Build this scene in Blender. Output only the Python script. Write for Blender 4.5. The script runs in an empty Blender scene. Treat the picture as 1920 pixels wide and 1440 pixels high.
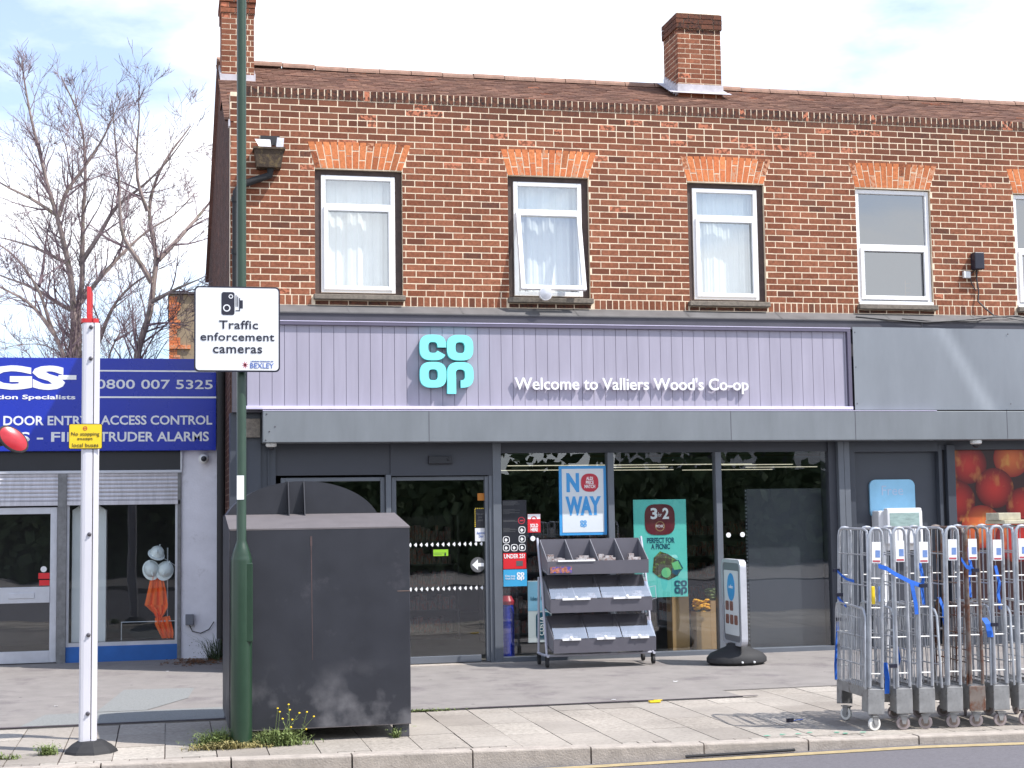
import bpy, bmesh, math, random
from mathutils import Vector, Matrix
random.seed(7)
rnd = random.random
def ru(a, b): return a + (b - a) * random.random()

# ------------------------------------------------------------------ camera
SC = bpy.context.scene
COL = SC.collection
yaw, pitch, roll = 0.22313215, 0.08403220, -0.01465458
fw = Vector((math.sin(yaw)*math.cos(pitch), math.cos(yaw)*math.cos(pitch), math.sin(pitch)))
r0 = Vector((math.cos(yaw), -math.sin(yaw), 0.0)); u0 = r0.cross(fw)
rr = math.cos(roll)*r0 + math.sin(roll)*u0
uu = -math.sin(roll)*r0 + math.cos(roll)*u0
cam = bpy.data.objects.new('camera', bpy.data.cameras.new('camera')); COL.objects.link(cam)
cam.matrix_world = Matrix(((rr.x, uu.x, -fw.x, 0.0), (rr.y, uu.y, -fw.y, -17.399), (rr.z, uu.z, -fw.z, 1.7405), (0, 0, 0, 1)))
cam.data.sensor_width = 36.0; cam.data.lens = 2850/1920*36; cam.data.clip_end = 3000; cam.data.clip_start = .1
SC.camera = cam

# ------------------------------------------------------------------ light
SUN = Vector((.6, -.4, 1.0)).normalized()
EL = math.asin(SUN.z); AZ = math.atan2(SUN.x, SUN.y)
w = bpy.data.worlds.new('World'); SC.world = w; w.use_nodes = True
nt = w.node_tree; nt.nodes.clear(); N = nt.nodes.new; L = nt.links.new
out = N('ShaderNodeOutputWorld'); bg = N('ShaderNodeBackground'); sky = N('ShaderNodeTexSky')
sky.sky_type = 'NISHITA'; sky.sun_disc = False; sky.sun_elevation = EL; sky.sun_rotation = AZ
sky.air_density = 1.0; sky.dust_density = 1.0; sky.ozone_density = 2.0
tc = N('ShaderNodeTexCoord'); mp = N('ShaderNodeMapping'); mp.inputs['Scale'].default_value = (1.0, 1.0, 2.6)
mp.inputs['Location'].default_value = (.7, 2.9, 1.6)
ns = N('ShaderNodeTexNoise'); ns.inputs['Scale'].default_value = 3.2; ns.inputs['Detail'].default_value = 7; ns.inputs['Roughness'].default_value = .55
rp = N('ShaderNodeValToRGB'); rp.color_ramp.elements[0].position = .36; rp.color_ramp.elements[1].position = .58
rp.color_ramp.elements[0].color = (.24, .24, .24, 1); rp.color_ramp.elements[1].color = (1, 1, 1, 1)
mx = N('ShaderNodeMix'); mx.data_type = 'RGBA'; mx.inputs['B'].default_value = (13.4, 13.8, 14.4, 1)
L(tc.outputs['Generated'], mp.inputs['Vector']); L(mp.outputs[0], ns.inputs['Vector']); L(ns.outputs['Fac'], rp.inputs[0])
sxyz = N('ShaderNodeSeparateXYZ'); L(tc.outputs['Generated'], sxyz.inputs[0])
hi = N('ShaderNodeMapRange'); hi.inputs['From Min'].default_value = .30; hi.inputs['From Max'].default_value = .75; hi.inputs['To Min'].default_value = 1.0; hi.inputs['To Max'].default_value = .30; L(sxyz.outputs['Z'], hi.inputs['Value'])
cf = N('ShaderNodeMath'); cf.operation = 'MULTIPLY'; L(rp.outputs[0], cf.inputs[0]); L(hi.outputs[0], cf.inputs[1])
L(cf.outputs[0], mx.inputs['Factor']); tn = N('ShaderNodeMix'); tn.data_type = 'RGBA'; tn.blend_type = 'MULTIPLY'; tn.inputs['Factor'].default_value = 1; tn.inputs['B'].default_value = (1.35, 1.62, 1.92, 1); L(sky.outputs[0], tn.inputs['A']); L(tn.outputs['Result'], mx.inputs['A']); L(mx.outputs['Result'], bg.inputs['Color'])
bg.inputs['Strength'].default_value = .09; L(bg.outputs[0], out.inputs[0])
sl = bpy.data.lights.new('sun', 'SUN'); sl.energy = 4.6; sl.angle = math.radians(.55); sl.color = (1.0, .955, .90)
so = bpy.data.objects.new('sun', sl); COL.objects.link(so); so.rotation_euler = SUN.to_track_quat('Z', 'Y').to_euler()
so.location = (10, -10, 20)
SC.view_settings.view_transform = 'Standard'; SC.view_settings.look = 'None'
SC.view_settings.exposure = .52; SC.view_settings.gamma = 1.0; SC.view_settings.use_curve_mapping = False

# ------------------------------------------------------------------ materials
def lin(c):
    c /= 255.0
    return c/12.92 if c <= .04045 else ((c+.055)/1.055)**2.4
def S(r, g, b, k=1.0): return (lin(r)*k, lin(g)*k, lin(b)*k)

def mat(name, col, rough=.6, metal=0.0, var=.12, scale=6.0, bump=0.0, bscale=60.0, col2=None, cpos=(.45, .62), cscale=None,
        stretch=(1, 1, 1), spec=.5, emit=None, coat=0.0, spots=None):
    """principled surface with grime in the base colour (var), optional second tone patches, and bump"""
    m = bpy.data.materials.new(name); m.use_nodes = True; t = m.node_tree; n = t.nodes; l = t.links.new
    p = n['Principled BSDF']; p.inputs['Roughness'].default_value = rough; p.inputs['Metallic'].default_value = metal
    p.inputs['Specular IOR Level'].default_value = spec; p.inputs['Coat Weight'].default_value = coat
    tc = n.new('ShaderNodeTexCoord'); mp = n.new('ShaderNodeMapping'); mp.inputs['Scale'].default_value = stretch
    l(tc.outputs['Object'], mp.inputs[0])
    a = n.new('ShaderNodeTexNoise'); a.inputs['Scale'].default_value = scale; a.inputs['Detail'].default_value = 8; a.inputs['Roughness'].default_value = .62
    l(mp.outputs[0], a.inputs['Vector'])
    mr = n.new('ShaderNodeMapRange'); mr.inputs['From Min'].default_value = .28; mr.inputs['From Max'].default_value = .72
    mr.inputs['To Min'].default_value = 1 - var; mr.inputs['To Max'].default_value = 1 + var; l(a.outputs['Fac'], mr.inputs['Value'])
    mul = n.new('ShaderNodeMix'); mul.data_type = 'RGBA'; mul.blend_type = 'MULTIPLY'; mul.inputs['Factor'].default_value = 1
    mul.inputs['A'].default_value = (*col, 1); l(mr.outputs[0], mul.inputs['B'])
    src = mul.outputs['Result']
    if col2:
        b = n.new('ShaderNodeTexNoise'); b.inputs['Scale'].default_value = cscale or scale*.5; b.inputs['Detail'].default_value = 10; b.inputs['Roughness'].default_value = .7
        l(mp.outputs[0], b.inputs['Vector'])
        r = n.new('ShaderNodeMapRange'); r.inputs['From Min'].default_value = cpos[0]; r.inputs['From Max'].default_value = cpos[1]; l(b.outputs['Fac'], r.inputs['Value'])
        k = n.new('ShaderNodeMix'); k.data_type = 'RGBA'; k.inputs['B'].default_value = (*col2, 1)
        l(r.outputs[0], k.inputs['Factor']); l(src, k.inputs['A']); src = k.outputs['Result']
    if spots:
        vo = n.new('ShaderNodeTexVoronoi'); vo.inputs['Scale'].default_value = 2.6; vo.inputs['Randomness'].default_value = 1; l(tc.outputs['Object'], vo.inputs['Vector'])
        vr = n.new('ShaderNodeMapRange'); vr.inputs['From Min'].default_value = .055; vr.inputs['From Max'].default_value = .035; l(vo.outputs['Distance'], vr.inputs['Value'])
        vk = n.new('ShaderNodeMix'); vk.data_type = 'RGBA'; vk.inputs['B'].default_value = (*spots, 1); l(vr.outputs[0], vk.inputs['Factor']); l(src, vk.inputs['A']); src = vk.outputs['Result']
    l(src, p.inputs['Base Color'])
    rv = n.new('ShaderNodeMapRange'); rv.inputs['To Min'].default_value = max(.03, rough - .1); rv.inputs['To Max'].default_value = min(1, rough + .1)
    l(a.outputs['Fac'], rv.inputs['Value']); l(rv.outputs[0], p.inputs['Roughness'])
    if bump:
        c = n.new('ShaderNodeTexNoise'); c.inputs['Scale'].default_value = bscale; c.inputs['Detail'].default_value = 6
        l(tc.outputs['Object'], c.inputs['Vector'])
        bp = n.new('ShaderNodeBump'); bp.inputs['Strength'].default_value = bump; bp.inputs['Distance'].default_value = .01
        l(c.outputs['Fac'], bp.inputs['Height']); l(bp.outputs[0], p.inputs['Normal'])
    if emit:
        p.inputs['Emission Color'].default_value = (*col, 1); p.inputs['Emission Strength'].default_value = emit
    return m

def brick_mat(name, a, b, soot, spall, bump=.5):
    m = bpy.data.materials.new(name); m.use_nodes = True; t = m.node_tree; n = t.nodes; l = t.links.new
    p = n['Principled BSDF']; p.inputs['Roughness'].default_value = .85; p.inputs['Specular IOR Level'].default_value = .25
    at = n.new('ShaderNodeAttribute'); at.attribute_name = 'tint'; sp = n.new('ShaderNodeSeparateColor'); l(at.outputs['Color'], sp.inputs[0])
    tc = n.new('ShaderNodeTexCoord')
    k1 = n.new('ShaderNodeMix'); k1.data_type = 'RGBA'; k1.inputs['A'].default_value = (*a, 1); k1.inputs['B'].default_value = (*b, 1); l(sp.outputs[0], k1.inputs['Factor'])
    g = n.new('ShaderNodeTexNoise'); g.inputs['Scale'].default_value = 26; g.inputs['Detail'].default_value = 8; g.inputs['Roughness'].default_value = .7; l(tc.outputs['Object'], g.inputs['Vector'])
    mr = n.new('ShaderNodeMapRange'); mr.inputs['From Min'].default_value = .3; mr.inputs['From Max'].default_value = .7; mr.inputs['To Min'].default_value = .62; mr.inputs['To Max'].default_value = 1.38; l(g.outputs['Fac'], mr.inputs['Value'])
    k2 = n.new('ShaderNodeMix'); k2.data_type = 'RGBA'; k2.blend_type = 'MULTIPLY'; k2.inputs['Factor'].default_value = 1; l(k1.outputs['Result'], k2.inputs['A']); l(mr.outputs[0], k2.inputs['B'])
    lf = n.new('ShaderNodeTexNoise'); lf.inputs['Scale'].default_value = 1.1; lf.inputs['Detail'].default_value = 5; lm = n.new('ShaderNodeMapping'); lm.inputs['Scale'].default_value = (1, 1, .55); l(tc.outputs['Object'], lm.inputs[0]); l(lm.outputs[0], lf.inputs['Vector'])
    lr = n.new('ShaderNodeMapRange'); lr.inputs['From Min'].default_value = .3; lr.inputs['From Max'].default_value = .7; lr.inputs['To Min'].default_value = .80; lr.inputs['To Max'].default_value = 1.18; l(lf.outputs['Fac'], lr.inputs['Value'])
    kl = n.new('ShaderNodeMix'); kl.data_type = 'RGBA'; kl.blend_type = 'MULTIPLY'; kl.inputs['Factor'].default_value = 1; l(k2.outputs['Result'], kl.inputs['A']); l(lr.outputs[0], kl.inputs['B']); k2 = kl
    # soot lying on the bricks that carry it
    sn = n.new('ShaderNodeMath'); sn.operation = 'MULTIPLY'; l(sp.outputs[1], sn.inputs[0]); sr = n.new('ShaderNodeMapRange'); sr.inputs['From Min'].default_value = .3; sr.inputs['From Max'].default_value = .6; l(g.outputs['Fac'], sr.inputs['Value']); l(sr.outputs[0], sn.inputs[1])
    k3 = n.new('ShaderNodeMix'); k3.data_type = 'RGBA'; k3.inputs['B'].default_value = (*soot, 1); l(sn.outputs[0], k3.inputs['Factor']); l(k2.outputs['Result'], k3.inputs['A'])
    q = n.new('ShaderNodeTexNoise'); q.inputs['Scale'].default_value = 24; q.inputs['Detail'].default_value = 6; l(tc.outputs['Object'], q.inputs['Vector'])
    qr = n.new('ShaderNodeMapRange'); qr.inputs['From Min'].default_value = .47; qr.inputs['From Max'].default_value = .53; l(q.outputs['Fac'], qr.inputs['Value'])
    qm = n.new('ShaderNodeMath'); qm.operation = 'MULTIPLY'; l(qr.outputs[0], qm.inputs[0]); l(sp.outputs[2], qm.inputs[1])
    k4 = n.new('ShaderNodeMix'); k4.data_type = 'RGBA'; k4.inputs['B'].default_value = (*spall, 1); l(qm.outputs[0], k4.inputs['Factor']); l(k3.outputs['Result'], k4.inputs['A'])
    l(k4.outputs['Result'], p.inputs['Base Color'])
    bp = n.new('ShaderNodeBump'); bp.inputs['Strength'].default_value = bump; bp.inputs['Distance'].default_value = .006; l(g.outputs['Fac'], bp.inputs['Height']); l(bp.outputs[0], p.inputs['Normal'])
    return m

def glass_mat(name, refl=.12, tint=(.9, .94, .93), rough=.0):
    m = bpy.data.materials.new(name); m.use_nodes = True; t = m.node_tree; n = t.nodes; l = t.links.new; n.clear()
    o = n.new('ShaderNodeOutputMaterial'); tr = n.new('ShaderNodeBsdfTransparent'); tr.inputs[0].default_value = (*tint, 1)
    gl = n.new('ShaderNodeBsdfGlossy'); gl.inputs['Roughness'].default_value = rough; gl.inputs[0].default_value = (.95, .97, 1, 1)
    tcn = n.new('ShaderNodeTexCoord'); nz = n.new('ShaderNodeTexNoise'); nz.inputs['Scale'].default_value = 1.3; nz.inputs['Detail'].default_value = 1; l(tcn.outputs['Object'], nz.inputs['Vector'])
    bp = n.new('ShaderNodeBump'); bp.inputs['Strength'].default_value = .05; bp.inputs['Distance'].default_value = .05; l(nz.outputs['Fac'], bp.inputs['Height']); l(bp.outputs[0], gl.inputs['Normal'])
    lw = n.new('ShaderNodeLayerWeight'); lw.inputs[0].default_value = .5; fr = n.new('ShaderNodeMath'); fr.operation = 'POWER'; fr.inputs[1].default_value = 5; l(lw.outputs['Facing'], fr.inputs[0])
    ad = n.new('ShaderNodeMath'); ad.operation = 'ADD'; ad.use_clamp = True; ad.inputs[1].default_value = refl; l(fr.outputs[0], ad.inputs[0])
    ms = n.new('ShaderNodeMixShader'); l(ad.outputs[0], ms.inputs[0]); l(tr.outputs[0], ms.inputs[1]); l(gl.outputs[0], ms.inputs[2]); l(ms.outputs[0], o.inputs[0])
    return m

M = {}
M['brick'] = brick_mat('brick', S(134, 80, 58, .78), S(162, 104, 78, .78), S(66, 54, 52, .62), S(206, 130, 100, .8))
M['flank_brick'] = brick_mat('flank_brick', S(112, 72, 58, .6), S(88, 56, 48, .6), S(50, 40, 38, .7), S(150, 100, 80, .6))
M['arch'] = brick_mat('arch_brick', S(212, 122, 78, .84), S(228, 142, 92, .84), S(104, 64, 52, .7), S(220, 162, 128, .74), .8)
M['tile'] = brick_mat('roof_tile', S(142, 104, 90, .62), S(168, 128, 108, .66), S(96, 78, 70, .6), S(178, 112, 82, .7), .5)
M['ridge'] = mat('ridge_tile', S(176, 140, 122, .62), .9, var=.3, scale=9, bump=.4)
M['mortar'] = mat('mortar', S(242, 222, 194, .90), .95, var=.18, scale=11, bump=.4, bscale=150)
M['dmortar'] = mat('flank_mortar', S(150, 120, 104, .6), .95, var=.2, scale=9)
M['lead'] = mat('lead_flashing', S(206, 202, 208, .8), .55, var=.22, scale=7, bump=.3, bscale=14)
M['leadgrey'] = mat('lead_sheet', S(128, 126, 126, .55), .6, var=.2, scale=5, bump=.25, bscale=9)
M['soffit'] = mat('dark_trim', S(96, 94, 104, .55), .5, var=.12, scale=4)
M['lilac'] = mat('lilac_board', S(178, 173, 191, .76), .5, var=.09, scale=3, stretch=(2.4, 1, .25))
M['dark_groove'] = mat('board_groove', S(110, 104, 140, .5), .7, var=.05)
M['lilactrim'] = mat('lilac_trim', S(206, 200, 224, .95), .4, var=.05)
M['lilacdark'] = mat('lilac_trim_dark', S(110, 104, 126, .7), .5, var=.05)
M['canopy'] = mat('canopy_grey', S(140, 146, 152, .66), .42, var=.12, scale=1.8, stretch=(2.2, 1, .5), bump=.05, bscale=3)
M['panelgrey'] = mat('panel_grey', S(150, 156, 164, .70), .38, var=.11, scale=1.4, stretch=(1.6, 1, .5), bump=.05, bscale=3)
M['frame'] = mat('shop_frame_grey', S(84, 90, 102, .52), .42, var=.08, scale=4)
M['framelt'] = mat('shop_frame_light', S(126, 132, 142, .55), .4, var=.08, scale=4)
M['charcoal'] = mat('charcoal_panel', S(84, 88, 100, .45), .5, var=.08, scale=3)
M['white'] = mat('white_upvc', (.80, .80, .81), .35, var=.03, scale=4)
M['timber'] = mat('old_timber', S(98, 82, 78, .6), .8, var=.3, scale=12, bump=.3)
M['stone'] = mat('stone_sill', S(150, 140, 128, .6), .9, var=.35, scale=22, bump=.5, bscale=60)
M['glass'] = glass_mat('shop_glass', .13)
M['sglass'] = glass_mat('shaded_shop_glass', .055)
M['wglass'] = glass_mat('window_glass', .30)
M['dglass'] = glass_mat('dark_window_glass', .27, (.5, .52, .55))
M['curtain'] = mat('net_curtain', (.80, .81, .80), .9, var=.05, scale=5)
M['dark'] = mat('dark_interior', (.035, .035, .04), .8, var=.3, scale=2)
M['shopdark'] = mat('shop_interior', (.06, .058, .055), .7, var=.3, scale=1.5)
M['shopfloor'] = mat('shop_floor', (.16, .15, .14), .35, var=.12, scale=3)
M['room'] = mat('room_wall', (.22, .22, .24), .8, var=.1)
M['tube'] = mat('tube_light', (1.0, .93, .72), .5, emit=.55, var=0)
M['logo'] = mat('logo_cyan', S(136, 238, 238, .95), .35, var=.02)
M['logoside'] = mat('logo_edge', S(30, 110, 130, .8), .4, var=.03)
M['letter'] = mat('white_letter', (.86, .86, .86), .35, var=.02)
M['blue'] = mat('sign_blue', S(20, 50, 184, .80), .28, var=.06, scale=2)
M['blueriser'] = mat('stall_riser_blue', S(44, 112, 196, .7), .5, var=.14, scale=4)
M['render'] = mat('painted_render', S(238, 238, 248, .88), .85, var=.10, scale=3, bump=.25, bscale=40, col2=S(190, 188, 192, .7), cpos=(.58, .8), cscale=2.5)
M['alum'] = mat('aluminium_frame', S(206, 208, 216, .86), .4, metal=.3, var=.1, scale=6)
M['oldalum'] = mat('worn_rail', S(150, 150, 152, .6), .55, metal=.3, var=.3, scale=14)
M['shutter'] = mat('shutter_slat', S(212, 210, 216, .85), .5, metal=.2, var=.18, scale=7, stretch=(3, 1, .4))
M['black'] = mat('black_gloss', (.012, .013, .02), .35, var=.1)
M['matblack'] = mat('black_rubber', (.02, .02, .022), .75, var=.25, scale=20)
M['green'] = mat('green_paint', S(42, 74, 52, .58), .38, var=.12, scale=7, coat=.15)
M['signwhite'] = mat('sign_white', (.74, .75, .77), .35, var=.03)
M['signblack'] = mat('sign_black', (.015, .015, .03), .4, var=.1)
M['bluetext'] = mat('blue_print', S(70, 110, 190, .8), .5, var=.02)
M['paleblue'] = mat('pale_blue_print', S(120, 150, 205, .9), .5, var=.2, scale=30)
M['redtext'] = mat('red_print', S(200, 90, 100, .8), .5, var=.02)
M['yellow'] = mat('sign_yellow', S(250, 214, 40, .85), .4, var=.05)
M['red'] = mat('red_paint', S(214, 52, 56, .8), .4, var=.1)
M['pole'] = mat('white_pole', S(226, 224, 230, .85), .4, var=.07, scale=5, stretch=(1, 1, .2))
M['bolt'] = mat('bolt_steel', S(128, 124, 130, .6), .4, metal=.7, var=.2)
M['slab'] = brick_mat('paving_slab', S(206, 196, 184, .54), S(222, 213, 201, .54), S(150, 140, 134, .5), S(190, 180, 172, .5), .35)
M['joint'] = mat('slab_joint', S(120, 106, 98, .42), .95, var=.2, scale=12)
M['tarmac'] = mat('forecourt_tarmac', S(180, 173, 168, .50), .9, var=.14, scale=3.5, bump=.5, bscale=140, col2=S(146, 136, 138, .45), cpos=(.52, .72), cscale=1.6, spots=S(122, 112, 112, .45))
M['patch'] = mat('tarmac_patch', S(176, 178, 176, .50), .9, var=.22, scale=60, bump=.5, bscale=140)
M['bitumen'] = mat('bitumen_edge', S(112, 100, 106, .4), .8, var=.25, scale=12)
M['road'] = mat('road_asphalt', S(150, 146, 152, .42), .9, var=.2, scale=40, bump=.5, bscale=160)
M['kerb'] = mat('kerb_stone', S(222, 210, 198, .50), .9, var=.20, scale=9, bump=.4, bscale=70, col2=S(150, 134, 122, .46), cpos=(.55, .8), cscale=5)
M['yline'] = mat('yellow_line', S(230, 206, 156, .46), .8, var=.2, scale=14, col2=S(170, 156, 140, .45), cpos=(.6, .75), cscale=16)
M['mint'] = mat('mint_paint', S(110, 214, 178, .6), .7, var=.15, scale=30)
M['ground'] = mat('earth', S(120, 112, 96, .5), 1, var=.2)
M['steel'] = mat('galvanised_steel', S(198, 201, 206, .82), .33, metal=.55, var=.22, scale=10, col2=S(120, 112, 106, .6), cpos=(.58, .72), cscale=7)
M['rusty'] = mat('rusted_steel', S(150, 138, 130, .7), .6, metal=.4, var=.25, scale=10, col2=S(136, 78, 46, .6), cpos=(.46, .6), cscale=6)
M['plate'] = mat('galvanised_plate', S(172, 172, 172, .72), .5, metal=.4, var=.25, scale=12, col2=S(110, 94, 84, .6), cpos=(.55, .7), cscale=8)
M['wheel'] = mat('nylon_wheel', S(190, 176, 176, .6), .45, var=.15, scale=20)
M['tyrewhite'] = mat('pale_wheel', (.7, .69, .66), .45, var=.1, scale=20)
M['strap'] = mat('blue_webbing', S(36, 106, 210, .85), .7, var=.15, scale=40)
M['binm'] = None
M['trolley'] = mat('trolley_grey', S(108, 106, 116, .70), .5, var=.06, scale=5)
M['trolleyin'] = mat('trolley_inner', S(140, 140, 148, .7), .5, var=.06, scale=5)
M['cards'] = mat('printed_cards', S(206, 200, 200, .7), .5, var=.35, scale=22, col2=S(150, 120, 112, .7), cpos=(.5, .58), cscale=26)
M['trolleyleg'] = mat('trolley_leg', S(206, 208, 222, .75), .4, var=.05)
M['lid'] = glass_mat('clear_lid', .42, (.95, .96, .97), .12)
M['card'] = mat('cardboard', S(206, 164, 112, .62), .85, var=.08, scale=5)
M['orangeflower'] = mat('orange_petal', S(250, 180, 20, .85), .7, var=.2, scale=40)
M['leaf'] = mat('leaf_green', S(140, 158, 92, .62), .7, var=.3, scale=9)
M['drygrass'] = mat('dry_grass', S(180, 168, 110, .6), .8, var=.3, scale=9)
M['deadleaf'] = mat('dead_leaf', S(140, 98, 66, .6), .9, var=.4, scale=20)
M['ivy'] = mat('ivy_leaf', S(70, 90, 50, .6), .7, var=.4, scale=12)  # darker green for the ivy leaves
M['bark'] = mat('bark', S(160, 144, 138, .72), .95, var=.35, scale=7, bump=.5, col2=S(120, 124, 88, .5), cpos=(.52, .7), cscale=3)
M['twig'] = mat('twig_bark', S(146, 124, 130, .60), .95, var=.3, scale=5)
M['orange'] = mat('hi_vis_orange', (1.0, .16, .02), .7, var=.12, scale=8)
M['helmet'] = mat('helmet_white', (.84, .88, .9), .35, var=.05)
M['mirrorred'] = mat('red_lens', S(206, 50, 62, .7), .3, var=.14, scale=14)
M['print'] = mat('printed_paper', (.70, .70, .71), .6, var=.06, scale=10)
M['nwblue'] = mat('poster_blue', S(66, 160, 226, .85), .4, var=.04)
M['nwpaper'] = mat('poster_paper', S(232, 238, 242, .80), .4, var=.02)
M['nwred'] = mat('poster_red', S(196, 48, 66, .85), .4, var=.05)
M['mintposter'] = mat('poster_mint', S(110, 218, 206, .85), .35, var=.02)
M['maroon'] = mat('poster_maroon', S(110, 28, 44, .85), .35, var=.1)
M['teal'] = mat('poster_teal', S(14, 86, 110, .85), .4, var=.03)
M['food'] = mat('printed_food', S(72, 58, 34, .8), .5, var=.6, scale=38, col2=S(120, 150, 60, .8), cpos=(.52, .6), cscale=30)
M['lime'] = mat('printed_lime', S(120, 205, 130, .85), .5, var=.1)
M['stickred'] = mat('sticker_red', S(222, 40, 50, .9), .4, var=.04)
M['stickblue'] = mat('sticker_blue', S(70, 176, 228, .85), .4, var=.05)
M['stickgreen'] = mat('sticker_green', S(150, 204, 50, .85), .4, var=.05)
M['stickgrey'] = mat('sticker_grey', S(110, 110, 112, .7), .4, var=.05)
M['stickorange'] = mat('sticker_orange', S(210, 130, 30, .7), .4, var=.05)
M['shelfprod'] = mat('shelf_products', (.12, .10, .09), .6, var=.8, scale=22, col2=(.22, .06, .04), cpos=(.5, .56), cscale=14, stretch=(3, 1, 1))
M['screen'] = mat('screen_glow', S(186, 212, 208, .6), .2, var=.25, scale=9, stretch=(1, 1, 3))
M['kiosk'] = mat('kiosk_white', (.72, .72, .74), .35, var=.03)
M['skyblue'] = mat('sign_sky_blue', S(150, 206, 238, .85), .35, var=.10, scale=5)
M['hedge'] = mat('hedge_leaf', (.055, .085, .034), .8, var=.5, scale=3)
M['tan'] = mat('tan_render', S(176, 156, 128, .6), .9, var=.2, scale=3)
M['greybox'] = mat('grey_box', S(130, 134, 146, .7), .5, var=.06)
M['cable'] = mat('cable_black', (.03, .03, .035), .6, var=.1)
M['cctv'] = mat('camera_white', (.72, .72, .72), .35, var=.03)
M['hopperm'] = mat('cast_hopper', S(92, 76, 62, .6), .85, var=.4, scale=14, bump=.4, col2=S(140, 120, 84, .6), cpos=(.52, .62), cscale=16)
M['flaky'] = mat('flaking_paint', (.62, .62, .66), .7, var=.25, scale=14)
M['apron'] = mat('asign_grey', S(132, 136, 144, .7), .4, var=.08, scale=5)

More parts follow.
